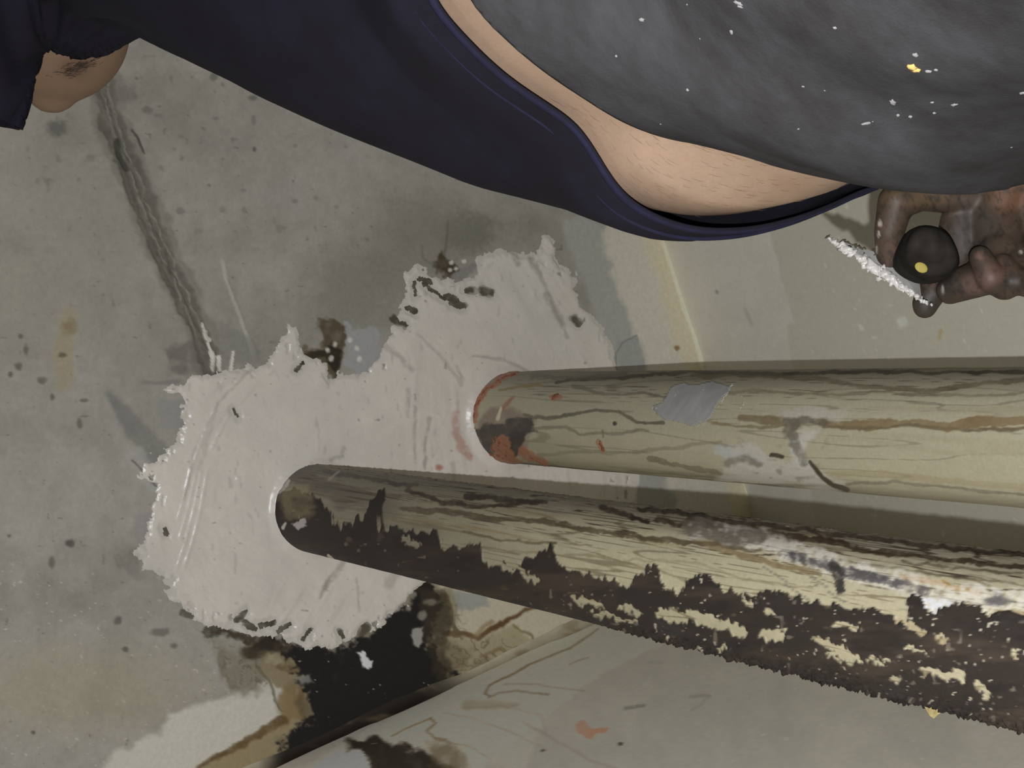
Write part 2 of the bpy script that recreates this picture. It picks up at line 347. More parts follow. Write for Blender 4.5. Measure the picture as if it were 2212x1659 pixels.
    for a, b in ((975, 567), (985, 580), (972, 584), (1002, 565)): p.spot(a, b, 5, 5, (166, 164, 156), 0.95, 0.3, a)
    p.line([(968, 480), (965, 515), (962, 550)], 1.5, 2, (84, 82, 72), 2, 0.7, 4, seed=53); p.line([(912, 530), (915, 560), (930, 570)], 2, 2, (96, 94, 84), 2, 0.6, 3, seed=54)
    # bottom: pale paint, brown tide marks, black mould
    p.poly([(170, 1700), (240, 1640), (290, 1600), (345, 1585), (362, 1542), (470, 1510), (548, 1490), (570, 1468), (612, 1482), (602, 1545), (560, 1592), (470, 1640), (380, 1700)], (164, 161, 149), 9, 9, seed=60, fine=2)
    p.poly([(455, 1380), (480, 1400), (560, 1400), (580, 1450), (555, 1500), (500, 1490), (478, 1450), (470, 1400)], (112, 108, 92), 12, 14, a=0.8, seed=61, tex=0.5)
    g = fbm(x * .022, y * .022, 4, 160) * 2.4; g = sst(.10, .03, np.abs(g - np.round(g)))
    vm = sst(12, -25, polysd(x, y, [(460, 1385), (560, 1400), (625, 1400), (650, 1440), (640, 1500), (570, 1490), (520, 1495), (480, 1470)]))
    p.mix(g * vm * .75, (84, 76, 58)); vm2 = sst(14, -20, polysd(x, y, [(915, 1265), (985, 1290), (1010, 1370), (1150, 1380), (1120, 1420), (960, 1490), (920, 1400)]))
    tan = [(380, 1700), (430, 1655), (500, 1618), (570, 1580), (606, 1552), (612, 1490), (560, 1450), (570, 1410), (640, 1395), (690, 1420), (670, 1500), (700, 1560), (650, 1640), (600, 1700)]
    p.poly(tan, (126, 112, 82), 5, 9, seed=62, fine=3)
    p.poly([(610, 1480), (640, 1478), (665, 1515), (660, 1555), (612, 1570), (603, 1530)], (116, 96, 62), 8, 9, seed=63, a=0.9)
    p.line([(430, 1655), (500, 1620), (560, 1585), (590, 1565), (612, 1555)], 5, 8, (82, 62, 34), 5, 0.85, 6, 0.05, seed=64, tex=0.3)
    p.line([(570, 1418), (610, 1440), (645, 1450), (650, 1490), (640, 1520), (660, 1550)], 8, 4, (92, 72, 42), 6, 0.8, 9, seed=65, tex=0.4)
    p.line([(560, 1440), (585, 1480), (600, 1520), (608, 1535)], 3, 2, (86, 78, 58), 3, 0.7, 6, seed=66)
    p.line([(480, 1410), (478, 1450), (495, 1480), (515, 1485)], 5, 3, (98, 92, 74), 5, 0.6, 8, seed=67, tex=0.5)
    p.spot(590, 1425, 22, 12, (158, 148, 120), 0.8, 0.4, 68)
    # right of the black: pale and tan triangle with tide lines
    tri = [(930, 1255), (1010, 1225), (1450, 1225), (1400, 1310), (1270, 1350), (960, 1500), (900, 1540), (930, 1400)]
    p.poly(tri, (160, 152, 130), 3, 3, seed=72)
    p.poly([(975, 1275), (1050, 1275), (1055, 1310), (1020, 1320), (985, 1312)], (130, 131, 124), 5, 6, seed=73)
    p.poly([(925, 1275), (975, 1280), (990, 1340), (985, 1372), (940, 1370), (930, 1320)], (122, 114, 92), 6, 10, a=0.9, seed=74, tex=0.4)
    p.poly([(930, 1375), (1000, 1372), (1040, 1380), (1120, 1352), (1160, 1390), (1145, 1410), (1050, 1445), (960, 1490), (925, 1430)], (138, 127, 98), 6, 9, a=0.9, seed=75)
    p.poly([(925, 1385), (975, 1385), (1010, 1410), (1000, 1450), (955, 1475), (925, 1450)], (104, 94, 68), 14, 12, a=0.8, seed=76, tex=0.4)
    p.poly([(1020, 1425), (1060, 1415), (1062, 1440), (1035, 1452), (1010, 1450)], (112, 100, 74), 4, 6, a=0.8, seed=77)
    p.line([(960, 1370), (1000, 1368), (1030, 1378), (1065, 1360), (1090, 1345), (1130, 1322), (1160, 1310)], 5, 3, (84, 60, 32), 4, 0.9, 5, 0.04, seed=78)
    p.line([(1110, 1350), (1125, 1362), (1150, 1375), (1160, 1395)], 2.5, 2, (110, 94, 60), 3, 0.8, 4, seed=79)
    p.line([(1040, 1415), (1085, 1398), (1105, 1420)], 2.5, 2, (108, 92, 60), 3, 0.7, 4, seed=80)
    p.line([(962, 1280), (970, 1310), (978, 1345), (988, 1370)], 3.5, 4, (88, 74, 48), 3, 0.9, 4, seed=81)
    p.line([(1060, 1345), (1048, 1352), (1028, 1374)], 6, 3, (120, 102, 66), 5, 0.6, 3, seed=82)
    p.mix(g * vm2 * .6, (86, 70, 46)); p.mix(vm * .25 + vm2 * .1, (96, 88, 66))
    for q, w in HOLES: p.line(q, w + 1.5, w + 1.5, (62, 58, 48), 3, .85, 4, .1, seed=int(q[0][0]), tex=.3)
    # the mould itself
    p.poly([(a + (6 if a > 800 else -8), b + 4) for a, b in BLACK], (84, 74, 54), 26, 22, seed=183, a=0.7, tex=0.3)
    p.poly(BLACK, (29, 26, 24), 6, 17, seed=83, fine=9, r=0.8)
    p.poly([(590, 1665), (640, 1600), (700, 1560), (900, 1500), (960, 1490), (870, 1580), (760, 1640), (700, 1680)], (29, 26, 24), 8, 10, seed=184, fine=4)
    p.poly([(905, 1262), (960, 1262), (975, 1330), (965, 1400), (985, 1460), (940, 1480), (925, 1380)], (52, 44, 32), 10, 16, a=0.75, seed=84, tex=0.45)
    p.line([(460, 1362), (520, 1376), (570, 1388), (620, 1396)], 6, 14, (58, 50, 38), 6, 0.9, 8, 0.07, seed=85, tex=0.55)
    p.spot(545, 1410, 20, 16, (52, 42, 28), 0.9, 0.5, 86); p.spot(575, 1395, 24, 14, (40, 34, 26), 0.9, 0.5, 87)
    p.mix(sst(0.90, 0.97, fbm(x * 0.2, y * 0.2, 1, 88)) * (y > 1420) * (x > 640) * (x < 980) * 0.8, (150, 146, 136))
    bm_ = sst(0.35, 0.8, fbm(x * 0.03, y * 0.03, 4, 89)) * (polysd(x, y, BLACK) < 10)
    p.mix(bm_ * 0.45, (58, 54, 50))
    p.poly([(772, 1412), (782, 1405), (790, 1420), (806, 1430), (798, 1447), (785, 1440), (776, 1425)], (186, 184, 176), 2, 3, seed=90, h=-0.001)
    p.poly([(890, 1360), (915, 1350), (918, 1385), (905, 1402), (890, 1392)], (128, 125, 118), 3, 6, seed=91)
    p.poly([(640, 1465), (670, 1455), (678, 1475), (655, 1485)], (118, 116, 110), 5, 5, a=0.8, seed=92)
    p.spot(912, 1330, 9, 10, (125, 120, 108), 0.8, 0.5, 93); p.spot(930, 1300, 14, 7, (118, 112, 96), 0.7, 0.5, 94)
    p.line([(610, 1648), (680, 1632), (771, 1609)], 3, 4, (60, 44, 24), 3, 0.8, 3, seed=95)
    return p
def axis(a, f0, f1, b, fine, coarse):
    return np.concatenate([np.arange(a, f0, coarse), np.arange(f0, f1, fine), np.arange(f1, b + coarse, coarse)])
XMIN, XMAX, YMIN, YMAX = -1.3, 1.3, -1.6, 2.6
# wall lines on the ceiling
A0, A1 = onz(1435, 520, HC), onz(1520, 780, HC)
B0, B1 = onz(585, 1653, HC), onz(1250, 1352, HC)
def isect(a, b, c, d):
    r = b[:2] - a[:2]; s = d[:2] - c[:2]; t = ((c[0] - a[0]) * s[1] - (c[1] - a[1]) * s[0]) / (r[0] * s[1] - r[1] * s[0])
    return a[:2] + t * r
CORN = isect(A0, A1, B0, B1)
dA = (A0 - A1)[:2]; dA /= np.linalg.norm(dA)                       # away from the corner along wall_back
dB = (B0 - B1)[:2]; dB /= np.linalg.norm(dB)                       # away from the corner along wall_left
print('corner', CORN, 'dirs', dA, dB, 'angle', math.degrees(math.acos(dA @ dB)))
NU = np.array([dB[1], -dB[0]]); NU = NU if NU @ dA > 0 else -NU
# grid in wall-aligned directions: s along dA, t along dB from the corner
s_ax = axis(-0.15, -0.06, 1.12, 2.2, 0.0017, 0.05); t_ax = axis(-0.15, -0.06, 1.36, 2.6, 0.0017, 0.05)
SS, TT = np.meshgrid(s_ax, t_ax, indexing='ij'); SS = SS.ravel(); TT = TT.ravel()
Pc = np.zeros((SS.size, 3)); Pc[:, :2] = CORN + SS[:, None] * dA + TT[:, None] * dB; Pc[:, 2] = HC
qx, qy = proj(Pc); pc = paint_ceiling(qx, qy)
Pc[:, 2] += pc.h + fbm(qx * 0.01, qy * 0.01, 3, 5) * 0.0015
ceiling = quads_obj('ceiling', Pc, len(s_ax), len(t_ax), M_CEIL, pc); ceiling['kind'] = 'structure'
ceiling['label'] = 'stained grey concrete ceiling with black mould and a formwork seam'

# ------------------------------------------------------------------ walls
def paint_wall_left(x, y):
    p = Paint(x, y, (124, 120, 110), 0.75)
    p.c *= (1 + 0.04 * fbm(x * 0.006, y * 0.006, 4, 1) + 0.03 * fbm(x * 0.03, y * 0.03, 4, 2))[:, None]
    p.poly([(600, 1680), (1250, 1340), (1440, 1385), (1400, 1405), (1300, 1460), (1180, 1545), (1060, 1640), (980, 1720), (600, 1720)], (134, 129, 118), 5, 5, seed=3)
    p.poly([(900, 1540), (1050, 1500), (1180, 1560), (1130, 1660), (960, 1640), (830, 1600)], (140, 134, 120), 12, 10, a=0.6, seed=4)
    for q, w, c, a in (([(1290, 1358), (1230, 1400), (1135, 1440), (1085, 1468), (1055, 1482), (1046, 1500), (1056, 1506)], 3.0, (90, 78, 56), 0.85),
                       ([(1056, 1506), (1078, 1496), (1112, 1490), (1150, 1498), (1185, 1500)], 3.0, (98, 88, 68), 0.8),
                       ([(1090, 1478), (1160, 1478), (1260, 1492)], 1.8, (100, 92, 76), 0.6),
                       ([(928, 1552), (940, 1562), (922, 1580), (938, 1595), (962, 1598)], 3.2, (94, 78, 50), 0.85),
                       ([(845, 1590), (880, 1572), (930, 1552)], 2.5, (96, 80, 52), 0.8),
                       ([(960, 1540), (1020, 1550), (1100, 1580), (1180, 1620)], 2.0, (110, 102, 88), 0.6),
                       ([(1000, 1530), (1080, 1525), (1170, 1545), (1180, 1580)], 2.0, (110, 102, 88), 0.6),
                       ([(940, 1600), (1010, 1610), (1060, 1640)], 2.0, (104, 94, 76), 0.6),
                       ([(1130, 1560), (1200, 1600), (1270, 1640), (1330, 1660)], 4.0, (106, 100, 90), 0.5),
                       ([(1270, 1420), (1230, 1435)], 2, (96, 88, 76), 0.6), ([(1350, 1528), (1392, 1524)], 5, (88, 85, 78), 0.8),
                       ([(1490, 1505), (1532, 1502)], 4, (98, 95, 87), 0.7), ([(1528, 1505), (1512, 1525), (1495, 1535)], 3, (104, 100, 92), 0.5),
                       ([(1400, 1430), (1430, 1432)], 4, (112, 108, 98), 0.5)):
        p.line(q, w * .6, w * .6, c, 2.5, a * .85, 3, seed=int(q[0][0]))
    p.line([(1010, 1525), (1120, 1520)], 9, 3, (108, 99, 80), 8, 0.6, 5, seed=30)
    # black smear running down
    p.poly([(740, 1600), (800, 1590), (860, 1605), (930, 1625), (1010, 1690), (860, 1720), (800, 1660)], (38, 33, 26), 6, 11, seed=31, tex=0.1)
    p.poly([(920, 1600), (970, 1605), (1010, 1630), (1020, 1700), (960, 1700), (930, 1640)], (84, 72, 52), 10, 12, a=0.7, seed=32, tex=0.5)
    p.poly([(660, 1680), (720, 1630), (780, 1618), (800, 1650), (790, 1720), (650, 1720)], (146, 144, 132), 4, 7, seed=33)
    p.poly([(1245, 1560), (1262, 1552), (1268, 1568), (1285, 1575), (1318, 1570), (1315, 1580), (1285, 1585), (1275, 1596), (1255, 1588), (1240, 1580)], (142, 96, 74), 2, 6, seed=34, a=0.9, tex=.3)
    p.spot(1340, 1606, 5, 4, (50, 48, 44), 0.9, 0.4, 35); p.spot(1172, 1621, 5, 3, (50, 48, 44), 0.9, 0.4, 36)
    p.mix(sst(0.9, 0.96, fbm(x * 0.15, y * 0.15, 1, 37)) * 0.5, (150, 146, 136))
    return p
def paint_wall_back(x, y):
    p = Paint(x, y, (134, 131, 121), 0.75)
    p.c *= (1 + 0.02 * fbm(x * 0.006, y * 0.006, 4, 1) + 0.02 * fbm(x * 0.03, y * 0.03, 4, 2))[:, None]
    p.poly([(1640, 300), (1668, 530), (1690, 610), (1708, 660), (1712, 695), (1700, 705), (1702, 740), (1716, 790), (1800, 1400), (3400, 1400), (3400, 300)], (127, 125, 112), 2.5, 3, seed=3, fine=1)
    p.mix(sst(0.84, 0.93, fbm(x * 0.11, y * 0.11, 1, 5)) * sst(1700, 1760, x) * 0.6, (148, 146, 135))
    p.spot(1549, 630, 4, 4, (90, 88, 82), 0.8, 0.5, 6); p.line([(1610, 670), (1622, 700)], 3, 3, (116, 113, 104), 4, 0.6, 2, seed=7)
    p.line([(2032, 715), (2028, 735)], 4, 3, (120, 104, 66), 3, 0.8, 3, seed=8)
    p.poly([(1935, 690), (1955, 680), (1960, 700), (1940, 712)], (142, 141, 131), 4, 4, seed=9)
    p.mix(sst(1.0, 1.0001, x) * 0, (0, 0, 0))
    return p
def make_wall(name, d, n_in, length, fine_s, fine_z, pf, label, off=0.0, step=0.0028, kal=3.6):
    s = axis(-0.0, fine_s[0], fine_s[1], length, step, 0.08); z = axis(FLOOR - 0.02, fine_z[0], fine_z[1], HC + 0.02, step, 0.08)
    z = z[z <= HC + 0.004]; z = np.append(z, HC + 0.006)
    A, B = np.meshgrid(s, z, indexing='ij'); A = A.ravel(); B = B.ravel()
    P = np.zeros((A.size, 3)); P[:, :2] = CORN + A[:, None] * d - n_in * off; P[:, 2] = B
    x, y = proj(P); p = pf(x, y)
    P[:, :2] += (fbm(x * 0.008, y * 0.008, 3, 4) * 0.001)[:, None] * n_in
    o = quads_obj(name, P, len(s), len(z), M_WALL, p, kal=kal); o['kind'] = 'structure'; o['label'] = label
    return o
nA = dB.copy(); nA = nA - (nA @ dA) * dA; nA /= np.linalg.norm(nA)
nB = dA.copy(); nB = nB - (nB @ dB) * dB; nB /= np.linalg.norm(nB)
make_wall('wall_back', dA, nA, 1.9, (0.0, 0.85), (1.05, HC), paint_wall_back, 'plain grey skimmed wall behind the upper pipe')
make_wall('wall_left', dB, nB, 2.6, (0.0, 1.4), (0.75, HC), paint_wall_left, 'grey wall below the mould, with brown drip lines', kal=4.3)
def slab(name, corners, z0, z1, mat, label):
    bm = bmesh.new(); lo = [bm.verts.new((c[0], c[1], z0)) for c in corners]; hi = [bm.verts.new((c[0], c[1], z1)) for c in corners]
    bridge(bm, lo, hi); bm.faces.new(lo[::-1]); bm.faces.new(hi)
    o = obj(name, bm, mat, smooth=False); o['kind'] = 'structure'; o['label'] = label; return o
M_PLAIN = plain('grey_render', (128, 127, 124), 0.8, var=0.06, scale=8)
M_FLOOR = plain('cement_floor', (104, 102, 98), 0.8, var=0.12, scale=10)
EA, EB = CORN + dA * 1.85, CORN + dB * 2.5; EC = CORN + dA * 1.85 + dB * 2.5
slab('floor', [CORN, EA, EC, EB], FLOOR - 0.05, FLOOR, M_FLOOR, 'grey cement floor')
slab('wall_right', [EA, EC, EC + dA * 0.05, EA + dA * 0.05], FLOOR, HC + 0.006, M_PLAIN, 'plain grey wall behind the worker')
slab('wall_front', [EB, EC, EC + dB * 0.05, EB + dB * 0.05], FLOOR, HC + 0.006, M_PLAIN, 'plain grey wall behind the camera')
# plaster bead in the joint of ceiling and left wall
def paint_trim(x, y):
    p = Paint(x, y, (146, 137, 116), 0.7)
    p.c *= (1 + 0.08 * fbm(x * 0.03, y * 0.03, 4, 1))[:, None]
    p.mix(sst(1040, 900, x) * sst(545, 620, x), (36, 31, 25))
    p.mix(sst(0.0, 0.6, fbm(x * 0.02, y * 0.05, 3, 2)) * 0.6, (112, 98, 70))
    return p
nseg, nr = 500, 9
tt = np.linspace(0.0, 1.4, nseg); Pt = []
for t in tt:
    w = 0.011 + 0.002 * math.sin(t * 23) 
    for k in range(nr):
        a = k / (nr - 1) * math.pi / 2
        off = w * (1 - math.sin(a)) ; dz = w * (1 - math.cos(a)) * 1.5
        Pt.append([*(CORN + dB * t + nB * (off)), HC - dz])
Pt = np.array(Pt); x, y = proj(Pt)
trim = quads_obj('trim_1', Pt, nseg, nr, M_WALL, paint_trim(x, y)); trim['kind'] = 'structure'; trim['label'] = 'tan plaster bead where ceiling meets left wall'

# ------------------------------------------------------------------ sealant
def aniso(x, y, ang, fl, fs, seed, o=3):
    u = x * math.cos(ang) + y * math.sin(ang); v = -x * math.sin(ang) + y * math.cos(ang)
    return fbm(u * fl, v * fs, o, seed)
P1C, P2C = onz(1103, 903, HC), onz(682, 1099, HC)
sel = (qx > 270) & (qx < 1430) & (qy > 480) & (qy < 1430)
smask = np.zeros(qx.size, bool); sd = np.full(qx.size, 99.0)
sd[sel] = seal_sd(qx[sel], qy[sel])
hol = np.zeros(qx.size)
x, y = qx[sel], qy[sel]; s = sd[sel]
# scraped-through holes and streaks
for q, w in HOLES:
    d, t = polyline(x + fbm(x * .1, y * .1, 2, 3) * 4, y + fbm(x * .1, y * .1, 2, 4) * 4, q); s = np.maximum(s, w - d)
d, t = polyline(x, y, SEAL + [SEAL[0]])
s = np.where((d < 26) & (fbm(x * 0.09, y * 0.05, 2, 61) > 0.42), np.maximum(s, 1.0), s)
sd[sel] = s; keep = sd < 1.5
ps = Paint(qx, qy, (173, 167, 157), 0.27)
xs, ys = qx, qy
n1 = fbm(xs * 0.006, ys * 0.006, 4, 101); n2 = fbm(xs * 0.025, ys * 0.025, 4, 102)
ps.c *= (1 + 0.04 * n1 + 0.025 * n2)[:, None]
tang = np.arctan2(ys - 1100, xs - 690); rad = np.hypot(ys - 1100, xs - 690)
stroke_t = fbm(tang * 2.2, rad * 0.055, 3, 103); stroke_r = aniso(xs, ys, math.radians(-62), 0.008, 0.07, 104); stroke_d = aniso(xs, ys, math.radians(58), 0.007, 0.06, 105); stroke_v = aniso(xs, ys, math.radians(88), 0.010, 0.08, 106)
wl = sst(600, 480, xs); wb = sst(1200, 1290, ys) * (1 - wl); wr = sst(880, 980, xs) * sst(860, 760, ys); wv = sst(830, 900, xs) * (1 - wr) * (1 - wb)
stroke = stroke_t * wl + stroke_r * wb + stroke_d * wr + stroke_v * wv
ps.mix(sst(0.25, 0.8, stroke) * 0.35, (150, 145, 136)); ps.mix(sst(0.3, 0.9, -stroke) * 0.3, (180, 172, 162))
ps.mix(sst(0.2, 0.7, fbm(xs * 0.012, ys * 0.012, 3, 107)) * 0.25, (172, 158, 150))
ps.mix(sst(16, 0, -sd) * 0.45, (146, 143, 134))
ps.mix(sst(0.55, 0.75, fbm(xs * 0.08, ys * 0.03, 2, 108)) * 0.35, (134, 130, 122))
for q, w, a in (([(540, 800), (470, 870), (420, 970), (395, 1080)], 2, .35), ([(1180, 640), (1215, 700)], 7, .5), ([(1150, 560), (1185, 640), (1225, 730)], 4, .45), ([(1160, 590), (1140, 560)], 5, .4), ([(1100, 530), (1120, 570)], 6, .5),
                ([(995, 830), (960, 780), (900, 720)], 3, .3), ([(1150, 810), (1080, 775), (1020, 770)], 3.5, .4), ([(1000, 820), (985, 790)], 3, .4), ([(890, 800), (860, 770), (830, 745)], 6, .35), ([(895, 880), (893, 960), (897, 1000)], 3, .4), ([(925, 900), (918, 960), (917, 1010)], 3, .5),
                ([(880, 840), (882, 900)], 3, .3), ([(700, 1270), (730, 1225), (750, 1195)], 6, .5), ([(690, 1290), (712, 1245)], 3, .5), ([(840, 1260), (860, 1225)], 9, .35), ([(770, 1250), (775, 1320)], 2, .4), ([(740, 968), (735, 985), (715, 995)], 6, .4), ([(430, 1010), (470, 870)], 4, .2), ([(975, 1000), (985, 1060)], 4, .3)):
    ps.line(q, w, w * 0.6, (118, 113, 104), w * 0.8 + 1, a, 4, 0.05, seed=int(q[0][0] + q[0][1]), tex=0.5)
ps.line([(985, 895), (983, 930), (995, 960), (1012, 985)], 9, 8, (150, 112, 98), 6, 0.6, 6, 0.06, seed=130, tex=0.6)
ps.spot(948, 1010, 8, 6, (150, 96, 78), 0.8, 0.5, 131)
ps.mix(sst(0.9, 0.96, fbm(xs * 0.09, ys * 0.09, 1, 132)) * 0.5, (104, 99, 90))
th = sst(2, 14, -sd)
hh = th * (0.0016 + 0.0007 * n1 + stroke * 0.0006 + 0.0004 * n2 + 0.00035 * fbm(xs * 0.09, ys * 0.09, 3, 109))
hh += th * .0013 * sst(.42, .8, fbm(xs * .075, ys * .05, 2, 110)) * sst(-.2, .5, fbm(xs * .008, ys * .008, 3, 111)) + th * .0006 * np.abs(fbm(xs * .03, ys * .03, 3, 112))
for q, w in (([(437, 1000), (420, 1090), (400, 1170), (378, 1238)], 2.6), ([(425, 1010), (405, 1100), (385, 1170)], 2.2), ([(412, 1000), (395, 1080), (380, 1130)], 2.0), ([(450, 1000), (430, 1110), (412, 1180), (392, 1240)], 2.6),
             ([(470, 870), (430, 960), (400, 1060)], 3), ([(560, 820), (490, 900), (450, 980)], 3)):
    d, t = polyline(xs, ys, q); hh += th * sst(w + 2.5, 0, d) * 0.0011 * sst(0, .1, t) * sst(1, .9, t)
for C3, r in ((P1C, 0.062), (P2C, 0.0545)):
    dd = np.hypot(Pc[:, 0] - C3[0], Pc[:, 1] - C3[1]); hh += 0.005 * sst(r + 0.012, r - 0.002, dd) * (1 + 0.3 * n2)
cr_ = np.hypot((xs - 905) / 22, (ys - 893) / 20)
Ps = Pc.copy(); Ps[:, 2] = HC + 0.0002 - np.where(keep, hh + 0.0004, 0)
seal = quads_obj('sealant_patch', Ps, len(s_ax), len(t_ax), M_SEAL, ps, keep=keep & sel)
tag(seal, 'glossy white sealant smeared on the ceiling around both pipes', 'sealant')

# ------------------------------------------------------------------ pipes
def pipe_grid(C3, r, z_hi, z_lo, fine_lo, na, step):
    z = np.concatenate([np.arange(z_hi, fine_lo, -step), np.linspace(fine_lo, z_lo, 30)])
    th = np.linspace(0, 2 * math.pi, na, endpoint=False) + math.pi / 2
    Z, T = np.meshgrid(z, th, indexing='ij'); return Z.ravel(), T.ravel(), len(z), na
def contour(x, y, yy, freq, seed, w=0.06, sx=0.0022):
    """wavy run lines along the pipe, yy across"""
    n = fbm(x * sx, yy * freq, 3, seed) * 3.2
    g = np.abs(n - np.round(n)); return sst(w, w * 0.35, g)
def paint_pipe_upper(x, y, v, bk):
    p = Paint(x, y, (137, 132, 109), 0.5)
    n = fbm(x * 0.003, v * 5, 4, 1); p.c *= (1 + 0.07 * n + 0.03 * fbm(x * 0.03, y * 0.05, 4, 2))[:, None]
    p.mix(sst(1000, 1900, x) * 0.55, (158, 151, 122))  # paler towards the near end, partly torch light painted into the colour
    p.mix(sst(0.30, 0.0, v) * 0.62, (92, 86, 72)); p.mix(sst(0.86, 1.0, v) * 0.5, (104, 96, 76))  # upper side darkened for grime and painted shade; lower edge darker too
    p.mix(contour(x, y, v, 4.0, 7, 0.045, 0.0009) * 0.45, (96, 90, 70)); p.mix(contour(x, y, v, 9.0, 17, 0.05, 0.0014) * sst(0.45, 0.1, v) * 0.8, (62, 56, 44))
    p.mix(sst(0.2, 0.8, fbm(x * 0.002, v * 9, 3, 22)) * 0.3, (124, 112, 82))
    # explicit run lines
    for q, w, c, a in (([(1130, 895), (1180, 903), (1240, 895), (1290, 885), (1330, 890), (1380, 912), (1430, 912)], 3.2, (84, 80, 62), .9),
                       ([(1150, 925), (1220, 925), (1250, 938), (1330, 935), (1400, 930)], 2.6, (98, 93, 74), .7), ([(1160, 985), (1250, 975), (1350, 978), (1450, 968), (1560, 955)], 3, (112, 104, 84), .6),
                       ([(1240, 835), (1310, 852), (1380, 848), (1440, 856)], 3, (92, 86, 68), .7), ([(1200, 825), (1350, 815), (1500, 803), (1700, 808), (1900, 803), (2100, 803), (2212, 806)], 3.5, (58, 52, 40), .85),
                       ([(1500, 812), (1620, 810), (1780, 820), (1860, 835), (2000, 845), (2100, 832), (2212, 818)], 5, (88, 78, 58), .7), ([(1570, 850), (1640, 845), (1740, 852), (1900, 848), (2050, 855), (2212, 850)], 2.5, (104, 98, 76), .7),
                       ([(1600, 902), (1640, 907), (1690, 908)], 6, (100, 84, 54), .8), ([(1540, 914), (1600, 922), (1640, 925), (1695, 920)], 3, (104, 90, 58), .8),
                       ([(1780, 914), (1860, 920), (1950, 912), (2050, 922), (2120, 912), (2212, 908)], 9, (112, 92, 60), .8), ([(1780, 922), (1870, 926), (1980, 918), (2080, 930), (2212, 925)], 3, (96, 84, 58), .85),
                       ([(1800, 948), (1880, 950), (1960, 968), (2060, 978), (2212, 982)], 4.5, (142, 135, 108), .7), ([(1790, 1025), (1900, 1022), (2000, 1035), (2100, 1045), (2212, 1052)], 6, (140, 128, 96), .6),
                       ([(1830, 1045), (1950, 1040), (2010, 1048), (2100, 1060), (2212, 1068)], 2.5, (104, 98, 80), .7), ([(1150, 812), (1250, 818), (1350, 806)], 5, (86, 80, 70), .6),
                       ([(1080, 842), (1120, 834), (1170, 832)], 3, (116, 100, 58), .8), ([(1400, 990), (1470, 1005), (1560, 1022)], 5, (96, 88, 68), .7)):
        p.line(q, w, w, c, 2.2, a, 5, 0.035, seed=int(q[0][0] + q[0][1] * 3), tex=0.15)
    # socket seam, chalky smears
    p.poly([(1545, 962), (1620, 965), (1690, 990), (1745, 985), (1770, 1010), (1815, 1045), (1820, 1070), (1550, 1040), (1560, 1005)], (158, 154, 143), 7, 10, a=.85, seed=40, tex=.2)
    p.line([(1552, 972), (1590, 982), (1640, 992)], 10, 6, (150, 151, 146), 6, .8, 4, seed=41); p.line([(1570, 1000), (1610, 992), (1640, 1005)], 6, 5, (104, 98, 84), 5, .8, 6, seed=42, tex=.4); p.mix(sst(.3, .8, fbm(x * .05, y * .07, 3, 46)) * sst(140, 60, np.hypot((x - 1690) / 1.2, (y - 985) * 1.6)) * .6, (96, 90, 78))
    p.poly([(1692, 882), (1740, 872), (1830, 885), (1810, 905), (1740, 910), (1692, 905)], (158, 153, 140), 8, 8, a=.7, seed=43, tex=.3)
    p.poly([(1693, 905), (1740, 902), (1795, 905), (1780, 918), (1735, 925), (1712, 935), (1700, 945), (1693, 935)], (88, 80, 66), 5, 7, a=.9, seed=44, tex=.3)
    p.poly([(1700, 940), (1740, 930), (1770, 932), (1745, 950), (1740, 985), (1750, 1010), (1725, 1020), (1700, 985)], (162, 159, 148), 6, 7, a=.85, seed=45, tex=.2)
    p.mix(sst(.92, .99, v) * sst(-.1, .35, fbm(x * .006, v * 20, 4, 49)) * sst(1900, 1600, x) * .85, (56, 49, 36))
    p.line([(1712, 942), (1722, 968), (1738, 998)], 9, 6, (92, 86, 76), 5, .85, 6, .06, seed=46, tex=.4)
    p.line([(1750, 998), (1775, 1030), (1800, 1048), (1830, 1058)], 3, 4, (58, 50, 38), 3, .9, 2, seed=47); p.line([(1668, 983), (1690, 988)], 4, 3, (40, 34, 26), 2, .9, 3, seed=48)
    # base: dark stain and orange putty
    p.poly([(1035, 915), (1060, 885), (1100, 880), (1140, 900), (1160, 915), (1140, 940), (1135, 975), (1110, 985), (1065, 975), (1035, 950)], (112, 94, 82), 8, 10, a=.8, seed=50, tex=.3)
    p.poly([(1030, 925), (1060, 905), (1090, 925), (1110, 905), (1150, 902), (1158, 920), (1140, 940), (1130, 985), (1105, 990), (1060, 1010), (1040, 975)], (52, 47, 42), 4, 9, seed=51, tex=.25)
    p.poly([(1055, 965), (1085, 935), (1105, 940), (1102, 970), (1115, 990), (1135, 1002), (1060, 1002)], (134, 84, 58), 3, 8, seed=52, tex=.15, h=.0012)
    p.line([(1128, 975), (1150, 985), (1178, 1002)], 9, 8, (138, 88, 62), 4, .95, 5, .06, seed=53, tex=.3, h=.001)
    p.line([(1022, 905), (1032, 870), (1048, 845), (1085, 815), (1120, 805)], 11, 4, (138, 88, 64), 4, .95, 6, .06, seed=54, tex=.25, h=.0012)
    p.line([(1085, 885), (1108, 860)], 5, 2, (132, 94, 72), 3, .9, 3, seed=55); p.spot(1200, 857, 12, 7, (138, 96, 72), .95, .3, 56); p.line([(1295, 955), (1303, 972)], 5, 6, (138, 96, 70), 2, .9, 4, seed=57)
    p.line([(1075, 905), (1082, 880)], 3, 2, (176, 160, 140), 1.5, .9, 1, seed=58); p.spot(1328, 915, 4, 4, (54, 48, 36), .95, .4, 59); p.line([(1302, 930), (1303, 945)], 2, 2, (100, 92, 70), 2, .7, 2, seed=60)
    p.mix(sst(10, 0, np.hypot(x - 1747, y - 790)) , (140, 92, 70))
    return p
